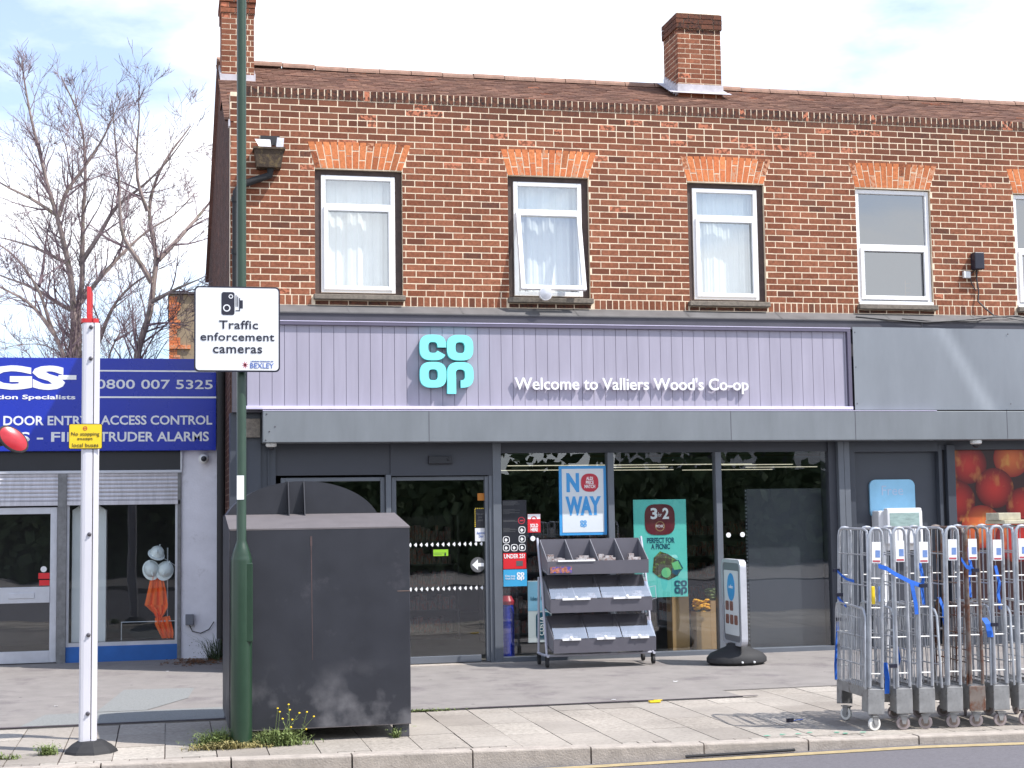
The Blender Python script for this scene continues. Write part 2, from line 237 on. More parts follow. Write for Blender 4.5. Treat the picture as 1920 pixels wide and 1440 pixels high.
# ------------------------------------------------------------------ mesh building
class MB:
    def __init__(s): s.v = []; s.f = []; s.t = []; s.uses_t = False
    def quad(s, pts, t=None):
        i = len(s.v); s.v += [tuple(p) for p in pts]; s.f.append(tuple(range(i, i+len(pts)))); s.t.append(t or (0, 0, 0))
        if t: s.uses_t = True
    def box(s, x0, x1, y0, y1, z0, z1, t=None, skip=''):
        i = len(s.v)
        s.v += [(x0, y0, z0), (x1, y0, z0), (x1, y1, z0), (x0, y1, z0), (x0, y0, z1), (x1, y0, z1), (x1, y1, z1), (x0, y1, z1)]
        fs = {'b': (0, 3, 2, 1), 't': (4, 5, 6, 7), 'f': (0, 1, 5, 4), 'k': (2, 3, 7, 6), 'l': (3, 0, 4, 7), 'r': (1, 2, 6, 5)}
        for k, q in fs.items():
            if k in skip: continue
            s.f.append(tuple(i+a for a in q)); s.t.append(t or (0, 0, 0))
        if t: s.uses_t = True
        return s
    def prism(s, outline, y0, y1, cap_back=True):
        """outline: list of (x,z), counter-clockwise seen from -Y"""
        i = len(s.v); n = len(outline)
        s.v += [(x, y0, z) for x, z in outline] + [(x, y1, z) for x, z in outline]
        s.f.append(tuple(range(i, i+n))); s.t.append((0, 0, 0))
        if cap_back: s.f.append(tuple(range(i+2*n-1, i+n-1, -1))); s.t.append((0, 0, 0))
        for k in range(n):
            a, b = i+k, i+(k+1) % n
            s.f.append((b, a, a+n, b+n)); s.t.append((0, 0, 0))
        return s
    def prism_x(s, outline, x0, x1):
        i = len(s.v); n = len(outline)
        s.v += [(x0, y, z) for y, z in outline] + [(x1, y, z) for y, z in outline]
        s.f.append(tuple(range(i+n-1, i-1, -1))); s.t.append((0, 0, 0)); s.f.append(tuple(range(i+n, i+2*n))); s.t.append((0, 0, 0))
        for k in range(n):
            a, b = i+k, i+(k+1) % n
            s.f.append((a, b, b+n, a+n)); s.t.append((0, 0, 0))
        return s
    def tube(s, pts, r, n=8, caps=True):
        pts = [Vector(p) for p in pts]; m = len(pts)
        rs = r if isinstance(r, (list, tuple)) else [r]*m
        base = len(s.v); up = None
        for k in range(m):
            d = (pts[min(k+1, m-1)] - pts[max(k-1, 0)])
            if d.length < 1e-9: d = Vector((0, 0, 1))
            d.normalize()
            if up is None:
                up = Vector((1, 0, 0)) if abs(d.x) < .8 else Vector((0, 1, 0))
            a = (up - d*up.dot(d))
            if a.length < 1e-6: a = d.orthogonal()
            a.normalize(); up = a; b = d.cross(a)
            for j in range(n):
                an = 2*math.pi*j/n
                s.v.append(tuple(pts[k] + (a*math.cos(an) + b*math.sin(an))*rs[k]))
        for k in range(m-1):
            for j in range(n):
                p = base+k*n+j; q = base+k*n+(j+1) % n
                s.f.append((p, q, q+n, p+n)); s.t.append((0, 0, 0))
        if caps:
            s.f.append(tuple(base+j for j in range(n-1, -1, -1))); s.t.append((0, 0, 0))
            s.f.append(tuple(base+(m-1)*n+j for j in range(n))); s.t.append((0, 0, 0))
        return s
    def lathe(s, prof, c=(0, 0, 0), axis='z', n=20, sx=1, sy=1):
        base = len(s.v); m = len(prof); c = Vector(c)
        for r, h in prof:
            for j in range(n):
                an = 2*math.pi*j/n; a, b = r*math.cos(an)*sx, r*math.sin(an)*sy
                p = Vector((a, b, h)) if axis == 'z' else (Vector((a, h, b)) if axis == 'y' else Vector((h, a, b)))
                s.v.append(tuple(c+p))
        for k in range(m-1):
            for j in range(n):
                p = base+k*n+j; q = base+k*n+(j+1) % n
                s.f.append((p, q, q+n, p+n)); s.t.append((0, 0, 0))
        s.f.append(tuple(base+j for j in range(n-1, -1, -1))); s.t.append((0, 0, 0))
        s.f.append(tuple(base+(m-1)*n+j for j in range(n))); s.t.append((0, 0, 0))
        return s
    def add(s, other, mtx=None):
        i = len(s.v)
        s.v += [tuple(mtx @ Vector(p)) if mtx else p for p in other.v]
        s.f += [tuple(i+a for a in q) for q in other.f]; s.t += other.t; s.uses_t |= other.uses_t
        return s
    def build(s, name, m, parent=None, smooth=False, bevel=0.0, recalc=True):
        off = OFF.get(parent.name, Vector()) if parent else Vector()
        me = bpy.data.meshes.new(name); me.from_pydata([tuple(Vector(p)-off) for p in s.v], [], s.f); me.update()
        if s.uses_t:
            at = me.color_attributes.new('tint', 'FLOAT_COLOR', 'CORNER'); buf = []
            for pl in me.polygons:
                t = s.t[pl.index]; buf += [t[0], t[1], t[2], 1.0]*pl.loop_total
            at.data.foreach_set('color', buf)
        if recalc:
            bm = bmesh.new(); bm.from_mesh(me); bmesh.ops.recalc_face_normals(bm, faces=bm.faces); bm.to_mesh(me); bm.free()
        me.materials.append(m)
        if smooth:
            me.polygons.foreach_set('use_smooth', [True]*len(me.polygons))
            try: me.set_sharp_from_angle(angle=math.radians(38))
            except Exception: pass
        o = bpy.data.objects.new(name, me); COL.objects.link(o)
        if bevel:
            b = o.modifiers.new('bevel', 'BEVEL'); b.width = bevel; b.segments = 2; b.limit_method = 'ANGLE'
        if parent: o.parent = parent; OFF[o.name] = off
        return o
OFF = {}
def tag(o, label, cat, group=None):
    o['label'] = label; o['category'] = cat
    if group: o['group'] = group
    return o
def thing(name, label, cat, loc=(0, 0, 0), group=None):
    o = bpy.data.objects.new(name, None); o.empty_display_size = .2; COL.objects.link(o); o.location = loc; OFF[o.name] = Vector(loc)
    return tag(o, label, cat, group)
def struct(o, kind='structure'): o['kind'] = kind; return o
def copy_tree(o, parent=None):
    c = o.copy(); COL.objects.link(c); c.parent = parent
    for ch in list(o.children): copy_tree(ch, c)
    return c
def rrect(x0, x1, z0, z1, r, k=5):
    pts = []
    for cx, cz, a0 in ((x1-r, z0+r, -90), (x1-r, z1-r, 0), (x0+r, z1-r, 90), (x0+r, z0+r, 180)):
        for j in range(k+1):
            a = math.radians(a0+90*j/k); pts.append((cx+r*math.cos(a), cz+r*math.sin(a)))
    return pts
def ring(outer, inner, y0, y1):
    """flat ring between two outlines with the same number of points"""
    b = MB(); n = len(outer)
    for k in range(n):
        j = (k+1) % n
        o0, o1, i0, i1 = outer[k], outer[j], inner[k], inner[j]
        b.quad([(o0[0], y0, o0[1]), (o1[0], y0, o1[1]), (i1[0], y0, i1[1]), (i0[0], y0, i0[1])])
        b.quad([(o0[0], y1, o0[1]), (i0[0], y1, i0[1]), (i1[0], y1, i1[1]), (o1[0], y1, o1[1])])
        b.quad([(o0[0], y0, o0[1]), (o0[0], y1, o0[1]), (o1[0], y1, o1[1]), (o1[0], y0, o1[1])])
        b.quad([(i0[0], y0, i0[1]), (i1[0], y0, i1[1]), (i1[0], y1, i1[1]), (i0[0], y1, i0[1])])
    return b
def circ(cx, cz, r, n=24, rz=None): return [(cx+r*math.cos(2*math.pi*k/n), cz+(rz or r)*math.sin(2*math.pi*k/n)) for k in range(n)]

def text_mb(body, x0, x1, z0, z1, y, depth=.003, bold=0.0, spacing=1.0, shear=0.0, align='CENTER'):
    cu = bpy.data.curves.new('lettering', 'FONT'); cu.body = body; cu.size = 1.0; cu.offset = bold; cu.extrude = .05; cu.space_character = spacing; cu.shear = shear
    cu.align_x = align; cu.resolution_u = 3; cu.space_line = .85
    o = bpy.data.objects.new('lettering', cu); COL.objects.link(o)
    dg = bpy.context.evaluated_depsgraph_get(); dg.update(); me = bpy.data.meshes.new_from_object(o.evaluated_get(dg))
    bpy.data.objects.remove(o); bpy.data.curves.remove(cu)
    vs = [v.co.copy() for v in me.vertices]
    xa, xb = min(v.x for v in vs), max(v.x for v in vs); ya, yb = min(v.y for v in vs), max(v.y for v in vs)
    b = MB()
    for v in vs:
        b.v.append((x0+(v.x-xa)/(xb-xa)*(x1-x0), y-(v.z+.05)/.1*depth, z0+(v.y-ya)/(yb-ya)*(z1-z0)))
    for p in me.polygons: b.f.append(tuple(p.vertices)); b.t.append((0, 0, 0))
    bpy.data.meshes.remove(me)
    return b
def text(body, x0, x1, z0, z1, y, m, parent, name='lettering', **k):
    return text_mb(body, x0, x1, z0, z1, y, **k).build(name, m, parent, recalc=False)

def bricks(mb, F, ivals, z0, h, L=.225, joint=.0118, phase=0.0, soot=0.0, spall=.03, proud=.0012, dz=.0):
    """one course of bricks along the given intervals; F maps (u, out, z) to a world point"""
    for a, b in ivals:
        k = math.floor((a-phase)/L); u = phase+k*L
        while u < b-1e-6:
            s, e = max(a, u+joint/2 if u > a else a), min(b, u+L-joint/2)
            if e-s > .018:
                p = proud+ru(-.0006, .0008); ja, jb = ru(-.002, .002), ru(-.002, .002); j0, j1 = ru(-.0015, .0015), ru(-.0015, .0015)
                zb, zt = z0+joint/2, z0+h-joint/2
                t = (rnd(), min(1, max(0, soot+ru(-.25, .25))) if soot > 0 else (ru(.3, .8) if rnd() < .12 else 0), 1.0 if rnd() < spall else 0.0)
                A = [F(s+ja, p, zb+j0), F(e+jb, p, zb+j1), F(e+jb, p, zt+j1), F(s+ja, p, zt+j0)]
                B = [F(s+ja, -.004, zb+j0), F(e+jb, -.004, zb+j1), F(e+jb, -.004, zt+j1), F(s+ja, -.004, zt+j0)]
                mb.quad(A, t)
                for q in range(4): mb.quad([A[q], B[q], B[(q+1) % 4], A[(q+1) % 4]], t)
            u += L
def cut(ivals, a, b):
    o = []
    for s, e in ivals:
        if b <= s or a >= e: o.append((s, e)); continue
        if a > s: o.append((s, a))
        if b < e: o.append((b, e))
    return o

# ================================================================== SETTING
def road_z(x): return -.13 if x < 2.5 else (-.06 if x > 5.5 else -.13+.07*(x-2.5)/3.0)
def kerb_y(x): return -6.10 if x < 0 else -6.10-.1*x
XS = [-30, -10, -3, -1, 0, 1, 2, 2.5, 3, 3.5, 4, 4.5, 5, 5.5, 6, 7, 9, 12, 20, 40]
b = MB()
for i in range(len(XS)-1):
    a, c = XS[i], XS[i+1]
    b.quad([(a, -19, road_z(a)), (c, -19, road_z(c)), (c, kerb_y(c)+.02, road_z(c)), (a, kerb_y(a)+.02, road_z(a))])
struct(b.build('road', M['road']))
b = MB(); b.quad([(-400, -400, -.4), (400, -400, -.4), (400, 600, -.4), (-400, 600, -.4)]); struct(b.build('ground', M['ground']))
b = MB(); b.box(-60, 60, -60, -19, -.35, -.02); struct(b.build('far_pavement', M['tarmac']))
b = MB()
for i in range(4, len(XS)-2):
    a, c = XS[i], XS[i+1]
    for p, q in (((-.03), -.145),):
        b.quad([(a, kerb_y(a)-.075, road_z(a)+.004), (a, kerb_y(a)-.185, road_z(a)+.004), (c, kerb_y(c)-.185, road_z(c)+.004), (c, kerb_y(c)-.075, road_z(c)+.004)])
struct(b.build('yellow_line', M['yline']))
# kerb stones
b = MB(); x = -8.27
kx = [(.45-.905*k) for k in range(9, 0, -1)] + [.451, 1.308, 2.18, 3.051, 3.90, 4.70, 5.56] + [5.56+.9*k for k in range(1, 9)]
for a, c in zip(kx[:-1], kx[1:]):
    a += .006; c -= .006; ya, yc = kerb_y(a), kerb_y(c); za, zc = road_z(a), road_z(c); zt = .004+ru(-.003, .004)
    i = len(b.v); dy = ru(-.006, .006)
    for xx, yy in ((a, ya+dy), (c, yc+dy)):
        b.v += [(xx, yy, -.35), (xx, yy, zt-.014), (xx, yy+.004, zt-.005), (xx, yy+.014, zt), (xx, yy+.125, zt), (xx, yy+.125, -.35)]
    for k in range(5): b.f.append((i+k, i+k+1, i+k+7, i+k+6)); b.t.append((0, 0, 0))
    b.f.append(tuple(i+k for k in range(6))); b.t.append((0, 0, 0)); b.f.append(tuple(i+6+k for k in range(5, -1, -1))); b.t.append((0, 0, 0))
struct(b.build('kerb', M['kerb']))
# pavement: bed with joints, slabs laid on it
b = MB()
for i in range(len(XS)-1):
    a, c = XS[i], XS[i+1]
    b.quad([(a, kerb_y(a)+.1, -.008), (c, kerb_y(c)+.1, -.008), (c, -3.3, -.008), (a, -3.3, -.008)])
struct(b.build('pavement_bed', M['joint']))
b = MB()
x = -8.57
while x < 13:
    wd = .372; y = kerb_y(x+.18)+.135; first = True
    yend = -3.972 if x+wd < 5.40 else -3.42
    # narrow edge course of setts by the kerb
    if rnd() < .6:
        n = 3; 
        for k in range(n):
            b.box(x+.004+k*wd/n, x+wd/n*(k+1)-.005, y, y+.09, -.03, ru(-.003, .001), (rnd(), ru(0, .9), 0), 'b')
        y += .097
    y2 = y+ru(.45, .75)
    while y < yend-.02:
        e = min(y2, yend)
        if yend-e < .15: e = yend
        sk = ru(-.003, .003); zt = ru(-.002, .002)
        b.box(x+.004+sk, x+wd-.004+sk, y+.001, e-.002, -.03, zt, (rnd(), ru(.0, .5), 0), 'b')
        y = e+.001; y2 = y+.66
    x += wd
struct(b.build('pavement', M['slab'], bevel=0.0))
# forecourt tarmac
b = MB(); b.box(-12, 5.20, -3.96, 16, -.3, .008, None, 'b'); b.box(5.20, 20, -3.40, 16, -.3, .008, None, 'b'); struct(b.build('forecourt', M['tarmac']))
b = MB()
x = -12
while x < 5.3:
    e = min(x+ru(.25, .6), 5.35); wv = ru(.03, .06)
    b.quad([(x, -3.965, .0125), (e, -3.965, .0125), (e, -3.965+wv, .0125), (x, -3.965+wv+ru(-.008, .008), .0125)]); x = e
struct(b.build('bitumen_seam', M['bitumen']))
b = MB()
b.quad([(-1.2, -3.9, .0121), (2.0, -3.9, .0121), (2.0, -3.1, .0121), (-1.05, -3.15, .0121)])
b.quad([(-.62, -3.12, .0122), (-.18, -3.12, .0122), (.2, -2.3, .0122), (.27, -1.45, .0122), (-.42, -1.38, .0122)])
struct(b.build('tarmac_patch', M['patch']))
# doorway threshold of pale concrete
b = MB(); b.box(2.1, 3.9, -.14, .3, -.1, .0135); struct(b.build('threshold', M['kerb']))
b = MB()
for gx, gy in ((4.477, -6.30), (4.616, -6.27), (4.739, -6.28), (4.857, -6.24), (5.054, -6.30), (5.095, -6.37), (5.245, -6.36)):
    pts = [(gx+.028*math.cos(a)*ru(.7, 1.2), gy+.018*math.sin(a)*ru(.7, 1.2), .0085) for a in [k*math.pi/5 for k in range(10)]]
    b.quad(pts)
struct(b.build('mint_paint_marks', M['mint']))

# ================================================================== BRICK BUILDING
XL, XR = .68, 13.4
BL = thing('brick_building', 'two storey brown brick shop building with pale pointing and tiled roof', 'building', (XL, 0, 0))
OPEN = [(1.642, 2.664, 4.268, 5.74), (3.93, 4.93, 4.268, 5.74), (6.18, 7.18, 4.262, 5.735), (8.402, 9.43, 4.258, 5.735), (10.60, 11.63, 4.255, 5.735)]
ARCH = [(a-.075, c+.105, 5.745, 6.055) for a, c, _, _ in OPEN]
# backing wall of mortar with window openings
b = MB(); xs = [XL]
edges = [XL]+[v for o in OPEN for v in (o[0], o[1])]+[XR]
for i in range(0, len(edges)-1):
    a, c = edges[i], edges[i+1]
    if i % 2 == 0: b.box(a, c, 0, .22, 4.14, 6.6)
    else:
        o = OPEN[i//2]; b.box(a, c, 0, .22, 4.14, o[2]); b.box(a, c, 0, .22, o[3], 6.6)
b.build('mortar_wall', M['mortar'], BL)
F = lambda u, p, z: (u, -p, z)
b = MB(); z = 4.143
# soldier course above the flashing
iv = [(XL, XR)]
for o in OPEN: iv = cut(iv, o[0]-.02, o[1]+.02)
bricks(b, F, iv, 4.143, .118, L=.0765, soot=0, spall=0); z = 4.261
row = 0; zs = []
top0 = 6.56
while z < top0-.04:
    h = .0765
    iv = [(XL, XR)]
    zc = z+h/2
    for o, A in zip(OPEN, ARCH):
        if zc < o[3]: iv = cut(iv, o[0], o[1])
        if A[2]-.02 < zc < A[3]:
            t = (zc-A[2])/(A[3]-A[2]); iv = cut(iv, o[0]-.005-.078*t, o[1]+.005+.105*t)
    n_top = round((top0-z)/h)
    so_ = .6 if n_top <= 2 else (.42 if n_top <= 4 else (.25 if n_top <= 6 else 0))
    sp_ = .12 if n_top <= 3 else (.06 if n_top <= 7 else (.012 if z > 5.7 else .003))
    if n_top == 4: bricks(b, F, iv, z, h, L=.1125, phase=XL, soot=so_, spall=sp_)
    else: bricks(b, F, iv, z, h, phase=XL+(.1125 if row % 2 else 0)+ru(-.006, .006), soot=so_, spall=sp_)
    z += h; row += 1
ztop = z
bricks(b, F, [(XL+.16, XR)], ztop, .125, L=.0765, soot=1.15, spall=.03, proud=.008)
b.build('brick_facing', M['brick'], BL, recalc=False)
b = MB(); b.box(XL+.16, XR, -.006, .20, 6.6, ztop+.120); b.build('parapet', M['mortar'], BL)

# flat brick arches
for o in OPEN:
    b = MB(); n = 14
    a0, a1 = o[0]-.0, o[1]+.0; t0, t1 = o[0]-.085, o[1]+.11; zb, zt = 5.745+ru(-.004, .004), 6.052
    for k in range(n):
        u0, u1 = k/n+.0055, (k+1)/n-.0055
        cuts = [(0, 1)] if k % 2 and rnd() < .25 else ([(0, .30), (.35, 1)] if k % 2 else [(0, .64), (.69, 1)])
        if rnd() < .3: cuts = [(0, .47), (.5, 1)]
        for c0, c1 in cuts:
            g = [(u0, c0), (u1, c0), (u1, c1), (u0, c1)]; p = .008+ru(-.002, .002)
            P = [((a0+(a1-a0)*u)*(1-v)+(t0+(t1-t0)*u)*v, -p*.4, zb+(zt-zb)*v+.012*math.sin(u*math.pi)*(1 if v > .5 else .5)) for u, v in g]
            Q = [(q[0], .0, q[2]) for q in P]
            tt = (rnd(), ru(.6, 1) if rnd() < (.24 if c1 == 1 else .06) else ru(0, .3), 1 if rnd() < .2 else 0)
            b.quad(P, tt)
            for j in range(4): b.quad([P[j], Q[j], Q[(j+1) % 4], P[(j+1) % 4]], tt)
    b.build('brick_arch', M['arch'], BL, recalc=False)

# windows
def window(o, white_fill, split, sash=False, curtain=True, ix=0):
    x0, x1, z0, z1 = o
    if white_fill: fx0, fx1, fz0, fz1 = x0+.005, x1-.01, z0+.005, z1-.01
    else: fx0, fx1, fz0, fz1 = x0+.075, x1-.085, z0+.03, z1-.066
    tw = .052
    b = MB(); y0, y1 = .03, .10
    zs = fz0+(fz1-fz0)*split
    b.box(fx0, fx0+tw, y0, y1, fz0, fz1); b.box(fx1-tw, fx1, y0, y1, fz0, fz1)
    b.box(fx0+tw, fx1-tw, y0, y1, fz1-tw, fz1); b.box(fx0+tw, fx1-tw, y0, y1, fz0, fz0+tw); b.box(fx0+tw, fx1-tw, y0-.004, y1, zs-tw/2, zs+tw/2)
    # casement of the lower light, standing proud
    if not sash:
        c0, c1, d0, d1 = fx0+.03, fx1-.03, fz0+.03, zs-.012
        if white_fill: c0 += .02; c1 -= .015; d0 += .035
        t2 = .05
        for q in ((c0, c0+t2, d0, d1), (c1-t2, c1, d0, d1), (c0+t2, c1-t2, d0, d0+t2), (c0+t2, c1-t2, d1-t2, d1)): b.box(q[0], q[1], .012, .05, q[2], q[3])
    if white_fill: b.box(fx0, fx1, -.012, .03, fz0-.002, fz0+.035)
    W = b.build('window', M['white'], BL, bevel=.005)
    def pane(q):
        g = MB(); g.quad([(q[0], .062, q[2]), (q[1], .062, q[2]), (q[1], .062, q[3]), (q[0], .062, q[3])]); g.build('pane', M['dglass'] if not curtain else M['wglass'], W)
    pane((fx0+tw, fx1-tw, zs+tw/2, fz1-tw))
    if sash:
        # top-hung sash pushed outwards at the bottom
        b = MB(); c0, c1 = fx0+.022, fx1-.022; hh = zs-.01-(fz0+.02); t2 = .052; an = math.radians(12.5)
        R = Matrix.Translation((0, .02, zs-.012)) @ Matrix.Rotation(-an, 4, 'X')
        s = MB()
        for q in ((c0, c0+t2, -hh, 0), (c1-t2, c1, -hh, 0), (c0+t2, c1-t2, -hh, -hh+t2), (c0+t2, c1-t2, -t2, 0)): s.box(q[0], q[1], -.03, .02, q[2], q[3])
        b.add(s, R); b.build('sash', M['white'], W, bevel=.005)
        g = MB(); s = MB(); s.quad([(c0+t2, 0, -hh+t2), (c1-t2, 0, -hh+t2), (c1-t2, 0, -t2), (c0+t2, 0, -t2)]); g.add(s, R); g.build('pane', M['wglass'], W)
    else: pane((fx0+tw, fx1-tw, fz0+tw, zs-tw/2))
    if not white_fill:
        b = MB(); yy = .05
        b.box(x0+.002, fx0-.001, yy, .2, z0+.02, z1-.002); b.box(fx1+.001, x1-.002, yy, .2, z0+.02, z1-.002); b.box(fx0, fx1, yy, .2, fz1+.001, z1-.002); b.box(fx0, fx1, yy, .2, z0+.005, fz0-.001)
        b.build('timber_surround', M['timber'], W)
    b = MB(); b.box(x0-.02, x1+.02, -.075, .12, z0-.062, z0-.002); 
    b.build('sill', M['stone'], W, bevel=.008)
    if curtain:
        b = MB(); n = 70
        for k in range(n):
            for zz in ((fz0-.02, fz1+.02),):
                def cp(i, zq):
                    u = i/n; return (fx0+(fx1-fx0)*u, .19+(.011, .007, .005, .0, .0)[ix]*math.sin(u*(44, 61, 52, 1, 1)[ix]+ix*2)+.014*math.sin(u*(17, 23, 13, 1, 1)[ix]+ix*1.7+zq*.6)+.003*math.sin(u*131), zq)
                b.quad([cp(k, zz[0]), cp(k+1, zz[0]), cp(k+1, zz[1]), cp(k, zz[1])])
        b.build('curtain', M['curtain'], W, smooth=True)
    return W
window(OPEN[0], False, .74, ix=0); window(OPEN[1], False, .74, sash=True, ix=1); window(OPEN[2], False, .74, ix=2)
window(OPEN[3], True, .505, curtain=False, ix=3); window(OPEN[4], True, .505, curtain=False, ix=4)
for o in OPEN:   # dark bricks below each sill
    b = MB(); bricks(b, F, [(o[0], o[1])], 4.146, o[2]-.064-4.146, soot=1.0, spall=0); b.build('sill_bricks', M['brick'], BL, recalc=False)
# small ornaments on the sill of the bare window
b = MB(); b.box(9.12, 9.135, .16, .17, 4.36, 4.60)
for k, zz in enumerate((4.44, 4.50, 4.56)): b.box(9.135, 9.20, .162, .168, zz, zz+.008)
tag(b.build('window_ornament', M['card']), 'small pale wooden stand with pegs inside the bare upper window', 'ornament')

# flank wall, rear, upper room
def wallpoly(pts, x, th, m, name):
    b = MB(); b.prism_x(pts, x, x+th); return b.build(name, m, BL)
fl = [(0, 0), (14, 0), (14, 5.2), (5.9, 8.0), (3.5, 7.93), (.12, 6.30), (0, 6.30)]
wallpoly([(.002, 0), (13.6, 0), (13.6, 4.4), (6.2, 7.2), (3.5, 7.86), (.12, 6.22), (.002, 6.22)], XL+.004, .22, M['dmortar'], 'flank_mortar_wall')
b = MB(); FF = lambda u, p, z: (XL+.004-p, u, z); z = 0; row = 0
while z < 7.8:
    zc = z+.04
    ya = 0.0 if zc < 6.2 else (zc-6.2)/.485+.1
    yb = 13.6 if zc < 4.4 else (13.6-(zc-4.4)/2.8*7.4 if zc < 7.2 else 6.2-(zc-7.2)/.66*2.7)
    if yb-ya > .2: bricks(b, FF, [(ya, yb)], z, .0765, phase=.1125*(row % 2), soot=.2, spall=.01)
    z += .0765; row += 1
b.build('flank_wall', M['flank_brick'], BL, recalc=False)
b = MB(); b.box(XR-.2, XR, .0, 10, 0, 6.3); b.box(XL+.23, XR-.2, 9.8, 10, 0, 6.4); b.build('rear_walls', M['flank_brick'], BL)
b = MB(); b.box(XL+.23, XR-.2, 2.6, 2.7, 4.2, 6.3); b.box(XL+.23, XR-.2, .23, 9.8, 4.02, 4.10); b.box(XL+.23, XR-.2, .23, 9.8, 6.1, 6.2); b.build('upper_rooms', M['room'], BL)

# roof of plain tiles, laid one by one
E0 = Vector((0, .16, 6.30)); E1 = Vector((0, 3.5, 7.93)); sv = (E1-E0); SLn = sv.length; sd = sv.normalized(); sn_ = Vector((0, -sd.z, sd.y))
b = MB(); rows = int(SLn/.1)
for r in range(rows):
    x = XL-.06+(.0825 if r % 2 else 0)-.0825
    while x < XR:
        a, c = max(x+.0015, XL-.06), min(x+.1635, XR)
        if c-a > .03:
            p = E0+sd*(r*.1); l0 = ru(-.003, .003); hgt = .020+ru(-.002, .004); tk = .011
            P = [p+Vector((a, 0, 0))+sn_*(hgt+l0), p+Vector((c, 0, 0))+sn_*hgt, p+Vector((c, 0, 0))+sd*.165+sn_*.006, p+Vector((a, 0, 0))+sd*.165+sn_*.006]
            Q = [q-sn_*tk for q in P]
            t = (rnd(), ru(0, .6), 1 if rnd() < .02 else 0)
            b.quad(P, t); b.quad([P[0], Q[0], Q[1], P[1]], t); b.quad([P[0], P[3], Q[3], Q[0]], t)
        x += .165
RF = b.build('roof', M['tile'], BL, recalc=False)
b = MB(); b.quad([(XL-.05, .16, 6.29), (XR, .16, 6.29), (XR, 3.5, 7.92), (XL-.05, 3.5, 7.92)]); b.quad([(XL-.05, 3.5, 7.92), (XR, 3.5, 7.92), (XR, 10, 5.9), (XL-.05, 10, 5.9)]); b.build('roof_underlay', M['tile'], RF)
b = MB(); x = XL-.05
while x < XR:
    e = x+.45; z_ = 7.905+ru(-.006, .006)+(.05*max(0, 1-(x-XL)/1.2))
    n = 8
    for k in range(n):
        a0, a1 = math.pi*k/n, math.pi*(k+1)/n
        b.quad([(x, 3.5+.12*math.cos(a0), z_+.09*math.sin(a0)), (e-.008, 3.5+.12*math.cos(a0), z_+.09*math.sin(a0)), (e-.008, 3.5+.12*math.cos(a1), z_+.09*math.sin(a1)), (x, 3.5+.12*math.cos(a1), z_+.09*math.sin(a1))])
    x = e
b.build('ridge', M['ridge'], RF)
b = MB(); b.box(XL-.02, XL+.04, -.0, .10, 6.20, 6.28); b.build('gutter_end', M['lead'], RF)

# chimneys
def chimney(x0, x1, y0, y1, zb, zt, prof, flash, al=.12):
    """prof(z) gives how far the stack steps out"""
    CH = MB(); CH.box(x0+.0005, x1-.0005, y0+.0005, y1-.0005, zb, zt-.01); C_ = CH.build('chimney', M['mortar'], BL)
    b = MB(); z = zb; row = 0
    while z < zt-.03:
        o = prof(z-zb, zt-z); ph = .1125*(row % 2); soot = .9 if zt-z < .36 else .12
        for fn, a, c in ((lambda u, p, q: (u, y0-o-p, q), x0-o, x1+o), (lambda u, p, q: (x0-o-p, u, q), y0-o, y1+o), (lambda u, p, q: (x1+o+p, u, q), y0-o, y1+o)):
            bricks(b, fn, [(a, c)], z, .0725, L=.225 if row % 2 else .1875, phase=a-ph, soot=soot, spall=.02, joint=.010)
        b.quad([(x0-o, y0-o, z+.0725), (x1+o, y0-o, z+.0725), (x1+o, y1+o, z+.0725), (x0-o, y1+o, z+.0725)], (.5, .5, 0))
        b.quad([(x0-o, y0-o, z), (x1+o, y0-o, z), (x1+o, y1+o, z), (x0-o, y1+o, z)], (.5, .5, 0))
        z += .0725; row += 1
    b.build('stack', M['brick'], C_, recalc=False)
    b = MB(); f0, f1 = flash; e = .02
    b.box(x0-e, x1+e, y0-e, y0, f0, f1)
    b.quad([(x0-al, y0-.10, f0-.02), (x1+.12, y0-.10, f0-.02), (x1+.12, y0-.0, f0+.03), (x0-al, y0-.0, f0+.03)])
    yy = y0
    k = 0
    while yy < y1-.02:   # stepped flashing up both cheeks
        zz = f0+.01+(yy-y0)*.488
        b.box(x0-e, x0-.002, yy, yy+.1, zz-.03, zz+.12); b.box(x1+.002, x1+e, yy, yy+.1, zz-.03, zz+.12)
        b.quad([(x0-al-.003, yy-.05, zz-.02), (x0-e, yy-.05, zz-.02), (x0-e, yy+.1, zz+.055), (x0-al-.003, yy+.1, zz+.055)]); b.quad([(x1+.12, yy-.05, zz-.02), (x1+e, yy-.05, zz-.02), (x1+e, yy+.1, zz+.055), (x1+.12, yy+.1, zz+.055)])
        yy += .1
    b.build('flashing', M['lead'], C_)
    return C_
chimney(7.085, 7.735, 2.80, 3.42, 7.45, 8.855, lambda h, t: (0 if t < .075 else (.020 if t < .295 else 0.0)), (7.665, 7.795))
c2_ = chimney(.665, 1.085, 2.50, 3.1, 7.2, 9.35, lambda h, t: (0.0 if t < .80 else (.028 if t < .87 else (.014 if t < 1.02 else 0))), (7.42, 7.53), .03)

